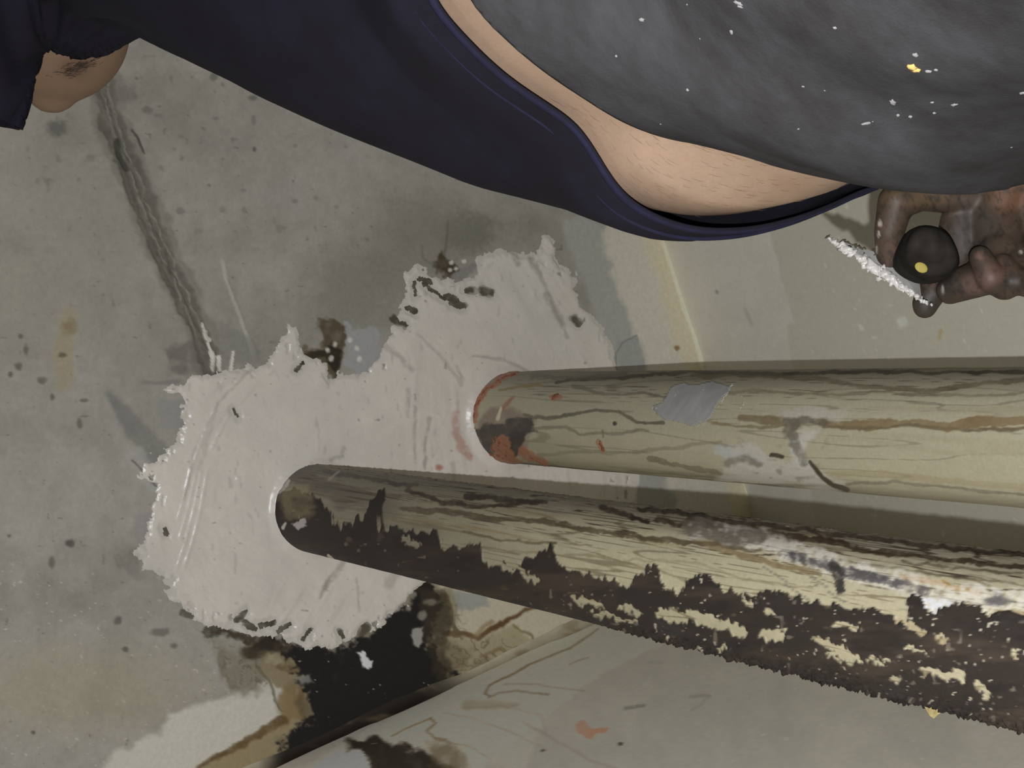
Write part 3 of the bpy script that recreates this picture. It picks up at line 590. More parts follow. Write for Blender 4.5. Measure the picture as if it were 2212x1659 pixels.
CR = [(580, 1070), (640, 1062), (690, 1078), (720, 1128), (760, 1135), (795, 1105), (812, 1070), (832, 1052), (838, 1068), (815, 1100), (820, 1140), (880, 1142), (935, 1150), (962, 1182), (1035, 1188), (1060, 1222), (1128, 1225), (1150, 1205), (1190, 1178), (1215, 1228),
      (1290, 1248), (1350, 1262), (1385, 1240), (1398, 1222), (1415, 1225), (1440, 1275), (1478, 1278), (1490, 1245), (1520, 1240), (1560, 1268), (1610, 1280), (1700, 1285), (1790, 1305), (1830, 1312), (1880, 1312), (1958, 1342), (1962, 1298), (1985, 1290), (2010, 1322), (2060, 1310), (2112, 1302), (2125, 1325), (2212, 1325), (2600, 1370)]
def paint_pipe_lower(x, y, v, bk):
    p = Paint(x, y, (143, 135, 106), 0.5)
    p.c *= (1 + 0.08 * fbm(x * 0.003, v * 6, 4, 1) + 0.06 * fbm(x * 0.03, y * 0.05, 4, 2))[:, None]
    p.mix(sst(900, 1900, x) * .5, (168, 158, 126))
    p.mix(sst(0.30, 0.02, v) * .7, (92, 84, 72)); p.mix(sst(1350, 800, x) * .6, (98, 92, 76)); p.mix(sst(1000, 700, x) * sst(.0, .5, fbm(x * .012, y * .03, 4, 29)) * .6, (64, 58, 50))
    p.mix(contour(x, y, v, 9.0, 5, .08, .0012) * .7, (100, 88, 64)); p.mix(contour(x, y, v, 15.0, 15, .09, .0018) * sst(.55, .2, v) * .85, (48, 38, 26))
    p.mix(sst(.25, .8, fbm(x * .004, v * 16, 4, 25)) * .5, (120, 96, 56))
    p.mix(sst(.4, .8, fbm(x * .06, y * .12, 3, 26)) * .4, (120, 112, 90))
    for q, w, c, a in (([(880, 1060), (950, 1085), (1050, 1095), (1180, 1082)], 4, (44, 34, 24), .85), ([(1010, 1070), (1090, 1080), (1170, 1085)], 6, (40, 30, 22), .9), ([(870, 1100), (960, 1105), (1070, 1120), (1200, 1130), (1300, 1150), (1420, 1165), (1560, 1180), (1640, 1190)], 6, (70, 58, 38), .8),
                       ([(1300, 1095), (1340, 1105), (1380, 1120), (1400, 1128)], 6, (38, 28, 20), .95), ([(1380, 1100), (1450, 1105), (1560, 1122), (1680, 1138), (1900, 1165), (2060, 1185), (2212, 1200)], 5, (40, 30, 20), .9),
                       ([(1420, 1125), (1470, 1132), (1500, 1120)], 6, (56, 44, 28), .85), ([(1600, 1140), (1700, 1158), (1800, 1170), (1880, 1192), (1960, 1200), (2080, 1212), (2212, 1225)], 6.5, (44, 32, 18), .9), ([(1500, 1165), (1600, 1200), (1700, 1225), (1770, 1240)], 7, (104, 86, 54), .7),
                       ([(1950, 1215), (2050, 1225), (2212, 1240)], 2.5, (72, 64, 46), .8), ([(1780, 1205), (1900, 1222), (2050, 1245), (2212, 1262)], 2.5, (90, 82, 60), .75), ([(1950, 1248), (2000, 1255), (2060, 1268), (2120, 1280)], 6, (138, 96, 40), .75),
                       ([(1100, 1190), (1200, 1195), (1300, 1205), (1420, 1235), (1500, 1260)], 2.5, (110, 98, 70), .6), ([(1000, 1150), (1080, 1165), (1200, 1175)], 2.5, (84, 72, 46), .8), ([(700, 1020), (800, 1035), (900, 1050)], 5, (60, 53, 46), .8), ([(640, 1040), (720, 1050), (860, 1075)], 4, (80, 72, 58), .6),
                       ([(1350, 1210), (1500, 1215), (1620, 1255), (1750, 1270)], 2, (120, 110, 82), .6)):
        p.line(q, w, w * .8, c, 2.5, a, 6, .04, seed=int(q[0][0] * 2 + q[0][1]), tex=.3)
    # chalk and soot streak
    p.line([(1500, 1145), (1600, 1155), (1680, 1180), (1760, 1205), (1850, 1235), (1950, 1260), (2050, 1285), (2212, 1300)], 17, 24, (190, 186, 176), 8, .65, 9, .05, seed=60, tex=.75)
    p.line([(1500, 1140), (1580, 1165), (1640, 1160)], 20, 16, (84, 76, 64), 8, .85, 9, .06, seed=61, tex=.5)
    p.line([(1690, 1195), (1740, 1210), (1800, 1225), (1850, 1240), (1940, 1262), (2000, 1275)], 8, 9, (66, 62, 62), 5, .9, 8, .08, seed=62, tex=.6)
    p.line([(1800, 1222), (1812, 1245), (1816, 1275)], 10, 8, (52, 48, 44), 4, .9, 6, .08, seed=63, tex=.4)
    p.line([(1980, 1300), (2060, 1318)], 12, 12, (196, 194, 192), 6, .8, 8, .08, seed=64, tex=.5); p.spot(2155, 1298, 26, 11, (74, 70, 70), .85, .5, 65)
    for k in range(26):
        a = 1650 + (k * 47) % 180; b = 1225 + (k * 31) % 60 + (a - 1650) * .15; p.spot(a, b, 4, 3, (104, 96, 84), .6, .5, k)
    # brown crust
    i = np.arange(x.size); dy = np.interp(x, [c[0] for c in CR], [c[1] for c in CR]) 
    d, _ = polyline(x, y, CR); br = fbm(x * .11, y * .02, 3, 70) * 17 + fbm(x * .03, y * .03, 3, 71) * 9
    sdc = np.where(y > dy, -d, d) + br
    m = sst(2.5, -2.5, sdc)
    for q, w in (([(1432, 1328), (1480, 1328), (1530, 1342), (1580, 1350), (1600, 1366)], 11), ([(1455, 1335), (1500, 1325)], 10), ([(1650, 1368), (1690, 1372)], 13), ([(1768, 1382), (1800, 1395), (1850, 1422)], 9), ([(1790, 1415), (1855, 1428)], 5), ([(1880, 1425), (1915, 1428)], 5), ([(1812, 1350), (1850, 1356)], 6),
                 ([(1960, 1345), (1990, 1362)], 7), ([(1960, 1398), (2000, 1412)], 4), ([(1995, 1445), (2080, 1465)], 8), ([(2070, 1450), (2082, 1460)], 7), ([(2105, 1475), (2140, 1500)], 6), ([(2030, 1375), (2040, 1382)], 5), ([(1930, 1466), (1945, 1472)], 5), ([(2195, 1410), (2200, 1425)], 5),
                 ([(1240, 1290), (1300, 1310)], 6), ([(1290, 1325), (1370, 1340)], 5), ([(1350, 1310), (1380, 1325)], 6), ([(1555, 1395), (1575, 1402)], 5), ([(1610, 1300), (1620, 1306)], 4), ([(1655, 1315), (1668, 1325)], 5), ([(1060, 1205), (1160, 1250)], 6), ([(880, 1160), (900, 1180)], 5)):
        dd, t = polyline(x + fbm(x * .08, y * .08, 2, 5) * 9, y + fbm(x * .12, y * .05, 2, 6) * 12, q); m = np.minimum(m, 1 - sst(w + 3, w - 2, dd + fbm(x * .1, y * .1, 2, 7) * 5))
    crc = (40, 33, 28)
    p.mix(m, crc, .0011, .75)
    cm = m * (1 + 0)
    p.mix(cm * sst(.1, .7, fbm(x * .008, y * .012, 4, 80)) * .6, (54, 42, 33)); p.mix(cm * sst(.2, .8, fbm(x * .012, y * .02, 4, 81)) * .6, (48, 46, 43)); p.mix(cm * sst(.1, .7, fbm(x * .02, y * .05, 3, 82)) * .5, (27, 23, 21))
    p.mix(cm * sst(.60, .72, fbm(x * .11, y * .12, 2, 83)) * sst(1000, 1500, x) * .85, (170, 160, 138)); p.mix(cm * sst(.0, .6, fbm(x * .006, y * .03, 5, 87)) * .45, (78, 62, 46))
    p.mix(cm * sst(.80, .90, fbm(x * .07, y * .07, 1, 86)) * .5, (130, 118, 104))
    p.mix(cm * sst(.5, .8, fbm(x * .03, y * .06, 3, 84)) * .45, (110, 92, 66))
    p.line([(1310, 1480 - 100), (1700, 1470), (2212, 1590)], 3, 4, (66, 56, 46), 20, 0, seed=85)
    # base
    p.line([(592, 1080), (596, 1130), (606, 1160)], 8, 8, (28, 24, 20), 4, .8, 4, seed=90); p.poly([(600, 1070), (640, 1052), (690, 1060), (688, 1100), (650, 1118), (612, 1125)], (120, 108, 76), 8, 12, a=.7, seed=91, tex=.4)
    p.poly([(632, 1130), (660, 1118), (662, 1135), (648, 1142)], (150, 143, 142), 2, 4, seed=92); p.line([(612, 1140), (618, 1130)], 3, 3, (176, 172, 164), 2, .9, 1, seed=93)
    p.line([(600, 1075), (612, 1050), (640, 1020), (680, 1003)], 6, 5, (76, 70, 64), 4, .8, 3, seed=94); p.line([(606, 1062), (625, 1040)], 5, 3, (150, 145, 140), 2, .9, 3, seed=95)
    p.line([(710, 1198), (722, 1208)], 3, 2, (176, 172, 162), 1.5, .9, 1, seed=96); p.line([(712, 1035), (732, 1018)], 2, 2, (136, 132, 124), 1.5, .8, 1, seed=97)
    return p
def make_pipe(C3, r, z_lo, fine_lo, na, step, pf, root, socket=None, crust=0.0, tilt=(0.0, 0.0)):
    Z, T, nz, na = pipe_grid(C3, r, HC + 0.004, z_lo, fine_lo, na, step)
    dirx, diry = np.cos(T), np.sin(T)
    ox = tilt[0] * (HC - Z); oy = tilt[1] * (HC - Z)
    P = np.stack([C3[0] + r * dirx + ox, C3[1] + r * diry + oy, Z], 1); x, y = proj(P)
    # position across the pipe as drawn
    Pa = P.copy(); Pa[:, 0] = C3[0]; Pa[:, 1] = C3[1]
    tv = np.array([C3[1], -C3[0]]); tv = tv / np.linalg.norm(tv)
    across = dirx * tv[0] + diry * tv[1]
    if tv[0] > 0: across = -across
    v = (across + 1) / 2
    bk = (dirx * C3[0] + diry * C3[1]) > 0
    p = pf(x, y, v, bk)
    rr = r + p.h + 0.0003 * fbm(T * 9, Z * 40, 3, 5)
    if crust: rr += crust * sst(1200, 1500, x) * np.clip(fbm(T * 60, Z * 160, 2, 8) - .3, 0, 1) * sst(.85, .97, v)
    if crust: rr += 0.0022 * np.clip(fbm(T * 40, Z * 120, 2, 18) - .35, 0, 1) * sst(.12, .02, v)
    if socket is not None: rr += 0.0016 * sst(socket + 0.001, socket - 0.001, Z)
    P[:, 0] = C3[0] + rr * dirx + ox; P[:, 1] = C3[1] + rr * diry + oy
    o = quads_obj('pipe_wall', P, nz, na, M_PIPE, p, closed=True, flip=True); reparent(o, root)
    return o
R1, R2 = 0.0615, 0.0553; TILT1 = (0.0062, 0.0)
P1C, P2C = onz(1104, 902, HC), onz(681, 1097, HC)
pipe1 = empty('drain_pipe', (P1C[0], P1C[1], FLOOR), 'cream drain pipe with orange putty at its ceiling end and clear tape on it', 'pipe')
pipe2 = empty('drain_pipe', (P2C[0], P2C[1], FLOOR), 'drain pipe crusted dark brown along its lower side, with drip lines', 'pipe')
zs = 1.30
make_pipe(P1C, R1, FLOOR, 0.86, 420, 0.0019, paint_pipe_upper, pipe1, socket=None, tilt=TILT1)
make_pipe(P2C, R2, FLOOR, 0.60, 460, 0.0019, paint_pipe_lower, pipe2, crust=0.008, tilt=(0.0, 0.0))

# ------------------------------------------------------------------ placement on finished surfaces
def bvh_of(objs):
    out = []
    for o in objs:
        me = o.data; out.append(BVHTree.FromPolygons([o.matrix_basis @ v.co for v in me.vertices], [tuple(q.vertices) for q in me.polygons]))
    return out
def pipe_hit(C3, r, px, py):
    k = TILT1[0] if abs(C3[0] - P1C[0]) < 1e-6 else 0.0
    v = ray(px, py, 1.0); vx = v[0] + k * v[2]; cx = C3[0] + k * HC
    a = vx ** 2 + v[1] ** 2; b = -2 * (vx * cx + v[1] * C3[1]); c = cx ** 2 + C3[1] ** 2 - r * r
    D = b * b - 4 * a * c
    if D < 0: return None
    t = (-b - math.sqrt(D)) / (2 * a); P = v * t; n = np.array([P[0] - C3[0] - k * (HC - P[2]), P[1] - C3[1], 0]); return P, n / np.linalg.norm(n)
# clear tape on the upper pipe, wrapped on its curve
def tape():
    poly = [(1412, 880), (1432, 868), (1450, 838), (1475, 828), (1540, 826), (1582, 832), (1575, 850), (1548, 880), (1540, 905), (1500, 922), (1440, 908), (1420, 895)]
    n = 60; bm = bmesh.new(); V = {}
    for i in range(n):
        for j in range(40):
            px = 1405 + i * 3.0; py = 822 + j * 2.6
            s = polysd(np.array([px]), np.array([py]), poly)[0] + float(fbm(np.array([px * .06]), np.array([py * .06]), 2, 3)[0]) * 4
            if s > 0: continue
            h = pipe_hit(P1C, R1, px, py)
            if h is None: continue
            P, nn = h; wr = 0.0009 + 0.0005 * float(aniso(np.array([px]), np.array([py]), math.radians(-55), .01, .12, 9)[0]) + 0.0006 * max(0, 1 + s / 6)
            V[i, j] = bm.verts.new(P + nn * wr)
    for (i, j) in list(V):
        q = [V.get((i, j)), V.get((i + 1, j)), V.get((i + 1, j + 1)), V.get((i, j + 1))]
        if all(q): bm.faces.new(q)
    for w in [w for w in bm.verts if not w.link_faces]: bm.verts.remove(w)
    m = plain('clear_tape', (205, 204, 202), 0.2, var=.10, scale=50, spec=.7, alpha=0.72, bump=.7)
    o = obj('tape_patch', bm, m); md = o.modifiers.new('s', 'SOLIDIFY'); md.thickness = .0004
    o['label'] = 'wrinkled clear tape patch'; reparent(o, pipe1)
tape()
def lumps(name, spec, mat, parent, label=None):
    """irregular crumbs: (point, normal, size, elongation dir)"""
    bm = bmesh.new(); rr = random.Random(5)
    for P, n, s, el in spec:
        r = bmesh.ops.create_icosphere(bm, subdivisions=2, radius=1.0); n = Vector(n).normalized(); t = n.orthogonal().normalized(); t.rotate(Matrix.Rotation(rr.random() * 6, 3, n)); b = n.cross(t)
        ph = rr.random() * 10
        for v in r['verts']:
            c = v.co.copy(); k = 1 + .35 * math.sin(c.x * 4 + ph) * math.cos(c.y * 5 - ph)
            v.co = Vector(P) + (t * c.x * s * el + b * c.y * s + n * c.z * s * .6) * k
    o = obj(name, bm, mat); reparent(o, parent)
    if label: o['label'] = label
    return o
M_ORANGE = plain('orange_putty', (158, 98, 70), 0.65, var=.3, scale=300)
M_CRUST = plain('brown_crust', (62, 50, 40), 0.8, var=.4, scale=300)
M_FLAKE = plain('yellow_flake', (176, 160, 106), 0.7, var=.3, scale=300)
sp_tape = None
M_WPUT = plain('putty_and_glint_white', (206, 202, 195), 0.35, var=.06, scale=200, bump=.5)
rr = random.Random(3)
sp = []  # white lumps added as highlights along the glossy tape edges
for q, k in (([(1410, 882), (1418, 876), (1422, 892)], 8), ([(1575, 842), (1583, 830)], 8), ([(1545, 890), (1560, 870), (1572, 850)], 12), ([(1530, 912), (1505, 921)], 9), ([(1603, 858), (1610, 868), (1600, 882)], 6), ([(1455, 862), (1475, 830)], 3), ([(1510, 855), (1522, 842)], 3)):
    for j in range(k):
        f = rr.random() * (len(q) - 1.001); i = int(f); u = f - i
        hh_ = pipe_hit(P1C, R1, q[i][0] * (1 - u) + q[i + 1][0] * u + rr.uniform(-1, 1), q[i][1] * (1 - u) + q[i + 1][1] * u + rr.uniform(-1, 1))
        if hh_ is not None: sp.append((hh_[0] + hh_[1] * .0012, hh_[1], rr.uniform(.0005, .0011), rr.uniform(1, 2.4)))
o = lumps('tape_glint', sp, M_WPUT, pipe1, 'white specks standing in for glossy highlights round the tape'); o['kind'] = 'stuff'
sp = []
for k in range(46):
    t = rr.random(); 
    q = [(1016, 925), (1024, 880), (1046, 846), (1085, 815), (1120, 806)]; f = t * 3.999; i = int(f); u = f - i
    px = q[i][0] * (1 - u) + q[i + 1][0] * u + rr.uniform(-2, 7); py = q[i][1] * (1 - u) + q[i + 1][1] * u + rr.uniform(-2, 4)
    h = pipe_hit(P1C, R1, px, py)
    if h is not None: sp.append((h[0], h[1], rr.uniform(.0015, .0035), rr.uniform(1, 2.2)))
for k in range(36):
    px = rr.uniform(1062, 1105); py = rr.uniform(945, 992); h = pipe_hit(P1C, R1, px, py)
    if h is not None: sp.append((h[0], h[1], rr.uniform(.0012, .0035), rr.uniform(1, 2)))
for px, py in ((1196, 859), (1203, 855), (1298, 958), (1303, 970), (1150, 988), (1162, 995), (1170, 1000), (1747, 790)):
    h = pipe_hit(P1C, R1, px, py)
    if h is not None: sp.append((h[0], h[1], .003, 1.4))
o = lumps('putty_residue', sp, M_ORANGE, pipe1, 'orange putty crumbs'); o['kind'] = 'stuff'
sp = []
for px, py, s in ((1560, 1436, 2), (1600, 1447, 2.5), (1648, 1458, 3), (1655, 1462, 2.5), (1705, 1478, 4), (1702, 1472, 3), (1757, 1478, 2), (1790, 1486, 2), (1805, 1492, 2.5), (1835, 1496, 3), (1875, 1502, 2.5), (2060, 1548, 3), (2050, 1542, 3), (2070, 1556, 2.5), (1490, 1410, 2), (622, 1190, 2.5), (655, 1192, 2), (1030, 1272, 1.5), (2206, 1592, 4.5), (2208, 1602, 4)):
    best = None
    for dy in range(0, 60, 2):
        h = pipe_hit(P2C, R2, px, py - dy)
        if h is not None: best = h; break
    if best: sp.append((best[0], best[1], s * .001 * 1.1, rr.uniform(1, 1.7)))
o = lumps('crust_crumb', sp, M_CRUST, pipe2, 'dark crumbs of crust on the lower edge'); o['kind'] = 'stuff'
h = None
for dy in range(0, 60, 2):
    h = pipe_hit(P2C, R2, 2015, 1562 - dy)
    if h is not None: break
if h is not None:
    P, n = h; bm = bmesh.new(); P = Vector(P); up = Vector(R_); dn = Vector(-U_)
    pts = [(-.006, -.002), (.008, -.002), (.007, .003), (.003, .0055), (.0005, .008), (-.002, .006), (-.004, .002)]
    for zz in (0, .0012): [bm.verts.new(P + up * a * 1.2 + dn * b * 1.1 + Vector(F_) * zz) for a, b in pts]
    bm.verts.ensure_lookup_table(); k = len(pts); bm.faces.new([bm.verts[i] for i in range(k)]); bm.faces.new([bm.verts[k + i] for i in range(k)][::-1])
    for i in range(k): bm.faces.new((bm.verts[i], bm.verts[(i + 1) % k], bm.verts[k + (i + 1) % k], bm.verts[k + i]))
    o = obj('paint_flake', bm, M_FLAKE, smooth=False); reparent(o, pipe2); o['label'] = 'loose yellow flake of paint'

# ------------------------------------------------------------------ the worker
person = empty('person', (0.31, 0.60, FLOOR), 'worker standing beside the pipes in a navy shirt and dusty grey trousers, belly bare', 'person')
CX, CY = 0.30, 0.61
def radial(pts, z, cx, cy, fill):
    """radius by angle from points seen at height z; fill gives (a,b) of the unseen side"""
    th = []; rd = []
    for px, py in pts:
        P = onz(px, py, z); th.append(math.atan2(P[1] - cy, P[0] - cx) % (2 * math.pi)); rd.append(math.hypot(P[0] - cx, P[1] - cy))
    th = np.array(th); rd = np.array(rd)
    a = np.linspace(0, 2 * math.pi, 181)[:-1]
    el = 1 / np.sqrt((np.cos(a) / fill[0]) ** 2 + (np.sin(a) / fill[1]) ** 2)
    o = np.argsort(th); th = th[o]; rd = rd[o]
    gap = (a > th[0] - .0) & (a < th[-1] + .0)
    seen = np.interp(a, th, rd)
    w = np.clip(1 - np.maximum(th[0] - a, a - th[-1]) / 0.7, 0, 1); w = w * w * (3 - 2 * w)
    r = seen * w + el * (1 - w)
    for _ in range(3): r = (np.roll(r, 1) + r * 2 + np.roll(r, -1)) / 4
    return a, r
HEM = [(950, 0), (1020, 80), (1110, 165), (1185, 215), (1250, 258), (1285, 305), (1312, 355), (1350, 412), (1410, 452), (1500, 482), (1600, 484), (1700, 466), (1780, 440), (1860, 402), (1930, 380)]
WAI = [(1000, 0), (1070, 70), (1150, 140), (1260, 212), (1330, 258), (1400, 287), (1550, 310), (1700, 342), (1830, 376), (1900, 398)]
ang, rh = radial(HEM, 0.80, CX, CY, (.205, .20)); _, rw = radial(WAI, 0.72, CX, CY, (.19, .22))
def loft(bm, rings, cap=True):
    prev = None; first = None
    for z, cx, cy, rad in rings:
        rg = [bm.verts.new((cx + r * math.cos(t), cy + r * math.sin(t), z)) for t, r in zip(ang, rad)]
        if prev: bridge(bm, prev, rg)
        else: first = rg
        prev = rg
    if cap: bm.faces.new(first[::-1]); bm.faces.new(prev)
def ell(a, b): return 1 / np.sqrt((np.cos(ang) / a) ** 2 + (np.sin(ang) / b) ** 2)
UP = [(.90, .304, .60, .195, .20, .7), (.97, .315, .57, .184, .195, .35), (1.05, .335, .535, .165, .19, 0), (1.12, .350, .511, .152, .185, 0), (1.20, .372, .487, .134, .185, 0), (1.27, .394, .455, .122, .19, 0), (1.32, .408, .435, .114, .19, 0), (1.37, .41, .42, .10, .17, 0), (1.40, .41, .42, .06, .09, 0)]
# shirt
ARM_N = [(ray(60, -230, 1.40), .060), (ray(-30, -40, 1.38), .060), (ray(-75, 120, 1.38), .060), (ray(-98, 250, 1.38), .056)]
bm = bmesh.new()
loft(bm, [(.76, CX, CY, rh * 1.0), (.80, CX, CY, rh * 1.02), (.835, CX, CY - .005, rh * 1.045)] + [(z, cx, cy, ell(a, b) * (1 - k) + (rh * 1.0 * (a / .205)) * k) for z, cx, cy, a, b, k in UP])
chain(bm, [((.41, .42, 1.33), .09), (ARM_N[0][0], .075)] ); chain(bm, ARM_N)
cone(bm, (.38, .40, 1.34), .085, ray(170, -30, 1.40), .062)
chain(bm, [((.41, .52, 1.33), .09), ((.41, .64, 1.30), .075), ((.39, .72, 1.14), .066)])
me = remesh(bm, .0045, 8)
bm = bmesh.new(); bm.from_mesh(me)
g = bm.verts[:] + bm.edges[:] + bm.faces[:]
bmesh.ops.bisect_plane(bm, geom=g, plane_co=(0, 0, .80), plane_no=(0, 0, -1), clear_outer=True)
ax = (ARM_N[3][0] - ARM_N[1][0]); ax /= np.linalg.norm(ax)
def cut_local(bm, co, no, rad):
    vs = [v for v in bm.verts if (v.co - Vector(co)).length < rad]; fs = {f for v in vs for f in v.link_faces}; es = {e for f in fs for e in f.edges}; vv = {v for f in fs for v in f.verts}
    bmesh.ops.bisect_plane(bm, geom=list(vv) + list(es) + list(fs), plane_co=co, plane_no=no, clear_outer=True)
cut_local(bm, ray(-100, 240, 1.38), ax, .11)
cut_local(bm, (.39, .72, 1.12), (-.1, .4, -.9), .10)
# cloth folds
for v in bm.verts:
    c = v.co; n = v.normal
    k = min(1, max(0, (c.z - .82) / .1))
    f = .0008 * math.sin(c.z * 26 + c.x * 40 + 2.0 * math.sin(c.y * 11)) * k
    fan = math.atan2(c.z - 1.42, c.y - .36); kk = math.exp(-((c.z - 1.33) ** 2 + (c.y - .33) ** 2) / .018)
    f += .0045 * math.sin(fan * 22) * kk
    v.co = c + n * f
me2 = bpy.data.meshes.new('shirt'); bm.to_mesh(me2); bm.free(); bpy.data.meshes.remove(me)
M_SHIRT = fabric('navy_jersey', (29, 26, 32), (36, 34, 48), 14, (1, 1, 1), .95, .3, 700, .0)
shirt = link_mesh('shirt', me2, M_SHIRT, person); md = shirt.modifiers.new('s', 'SOLIDIFY'); md.thickness = .0022; md.offset = -1
shirt['label'] = 'navy jersey shirt'
def band(name, z, rr_, h, t, mat):
    bm = bmesh.new(); R = []
    for dz, dr in ((-h, 0), (-h * .6, t), (0, t * 1.3), (h * .6, t), (h, 0), (h * .6, -t), (-h * .6, -t)):
        R.append([bm.verts.new((CX + (r + dr) * math.cos(a), CY + (r + dr) * math.sin(a), z + dz)) for a, r in zip(ang, rr_)])
    for i in range(len(R)): bridge(bm, R[i], R[(i + 1) % len(R)])
    return obj(name, bm, mat)
M_HEM = fabric('navy_hem', (32, 30, 46), (42, 42, 66), 40, (1, 1, 1), .95, .3, 700, .0)
hs = band('hem_seam', .8035, rh * 1.018, .0035, .0018, M_HEM); reparent(hs, person)
hs.parent = shirt; hs.matrix_parent_inverse = Matrix.Identity(4)
hs2 = band('hem_seam', .819, rh * 1.036, .0014, .0012, M_HEM); hs2.parent = shirt; hs2.matrix_parent_inverse = Matrix.Identity(4)
# trousers
bm = bmesh.new()
loft(bm, [(.75, CX, CY, rw * .99), (.72, CX, CY, rw), (.70, CX + .002, CY + .006, rw * .6 + ell(.198, .225) * .4), (.675, .304, .63, rw * .25 + ell(.198, .225) * .75), (.645, .305, .645, ell(.199, .222)), (.60, .310, .63, ell(.182, .21)), (.54, .310, .61, ell(.165, .195)), (.47, .305, .61, ell(.15, .185))][::-1])
chain(bm, [((.30, .53, .46), .098), ((.28, .50, .14), .075), ((.31, .49, -.13), .062), ((.31, .49, -.16), .064)])
chain(bm, [((.30, .70, .46), .098), ((.28, .72, .14), .075), ((.31, .73, -.13), .062), ((.31, .73, -.16), .064)])
me = remesh(bm, .005, 6); bm = bmesh.new(); bm.from_mesh(me); bpy.data.meshes.remove(me)
bmesh.ops.bisect_plane(bm, geom=bm.verts[:] + bm.edges[:] + bm.faces[:], plane_co=(0, 0, .72), plane_no=(0, 0, 1), clear_outer=True)
bmesh.ops.bisect_plane(bm, geom=bm.verts[:] + bm.edges[:] + bm.faces[:], plane_co=(0, 0, -.165), plane_no=(0, 0, -1), clear_outer=True)
for v in bm.verts:
    c = v.co; v.co = c + v.normal * (.0022 * math.sin(c.z * 60 + c.y * 22 + 2 * math.sin(c.x * 18)) * min(1, max(0, (.71 - c.z) / .05)))
me2 = bpy.data.meshes.new('trousers'); bm.to_mesh(me2); bm.free()
M_TRO = fabric('dusty_grey_cotton', (51, 49, 48), (72, 71, 73), 13, (1.0, 1.5, 3.4), .95, .45, 600, .0)
tro = link_mesh('trousers', me2, M_TRO, person); md = tro.modifiers.new('s', 'SOLIDIFY'); md.thickness = .003; md.offset = -1
tro['label'] = 'dusty grey trousers flecked with paint'
tb = bvh_of([tro])[0]
def cast(bv, px, py):
    d = Vector(ray(px, py, 1.0)); d.normalize(); h = bv.ray_cast(Vector((0, 0, 0)), d); return h
rr = random.Random(11)
def flecks(pts, mat, name, label):
    sp = []
    for px, py, s, el in pts:
        h = cast(tb, px, py)
        if h[0] is not None: sp.append((h[0], h[1], s, el))
    o = lumps(name, sp, mat, person, label); o.parent = tro; o.matrix_parent_inverse = Matrix.Identity(4); o['kind'] = 'stuff'
wf = [(1978, 119, .0018, 1.4), (2006, 154, .0016, 1.6), (2022, 151, .0013, 1.2), (1928, 221, .0020, 2.2), (2014, 221, .0012, 1.3), (2061, 226, .0017, 1.6), (1940, 249, .0013, 1.3), (1967, 252, .0014, 1.3), (2018, 244, .0012, 1.4), (2209, 200, .0020, 1.3), (1594, 6, .0016, 2.4), (1598, 14, .0012, 2), (1386, 43, .0014, 1.6), (1485, 194, .0011, 1.4), (1803, 60, .0012, 1.2), (1331, 121, .0010, 1.2), (1372, 278, .0016, 1.2), (1870, 267, .0013, 3.2), (1580, 70, .0012, 2.2)]
wf = [(a, b, c * .72, d * .9) for a, b, c, d in wf]
for k in range(8): wf.append((rr.uniform(1350, 2200), rr.uniform(5, 330), rr.uniform(.0003, .0006), rr.uniform(1, 2)))
flecks(wf, plain('fleck_white', (150, 148, 146), .9), 'paint_flecks', 'pale paint flecks')
flecks([(1971, 145, .0021, 1.3), (1979, 151, .0018, 1.3)], plain('fleck_yellow', (224, 186, 110), .8), 'paint_fleck', 'yellow paint fleck')
# shoes
M_SHOE = plain('scuffed_black_leather', (48, 46, 44), .6, var=.2, scale=40); M_SOLE = plain('grey_rubber', (90, 88, 84), .8)
for yy in (.49, .73):
    bm = bmesh.new(); prev = None; first = None
    for X, w, h in ((.36, .030, .05), (.355, .037, .075), (.31, .040, .085), (.25, .042, .07), (.18, .047, .055), (.12, .045, .045), (.09, .028, .03)):
        rg = [bm.verts.new((X, yy + w * math.cos(a), FLOOR + .015 + max(0, h * math.sin(a)))) for a in [k * math.pi / 8 for k in range(16)]]
        if prev: bridge(bm, prev, rg)
        else: first = rg
        prev = rg
    bm.faces.new(first[::-1]); bm.faces.new(prev); s_ = obj('shoe', bm, M_SHOE); reparent(s_, person)
    bm = bmesh.new(); pts = [(.365, -.028), (.30, -.041), (.17, -.048), (.10, -.04), (.082, 0), (.10, .04), (.17, .048), (.30, .041), (.365, .028)]
    lo = [bm.verts.new((a, yy + b, FLOOR)) for a, b in pts]; hi = [bm.verts.new((a, yy + b, FLOOR + .018)) for a, b in pts]
    bridge(bm, lo, hi); bm.faces.new(lo[::-1]); bm.faces.new(hi); s2 = obj('sole', bm, M_SOLE, smooth=False); s2.parent = s_; s2.matrix_parent_inverse = person.matrix_world.inverted() if False else Matrix.Identity(4); 
    s2.matrix_parent_inverse = Matrix.Identity(4); s_.matrix_parent_inverse = Matrix.Translation(person.location).inverted()
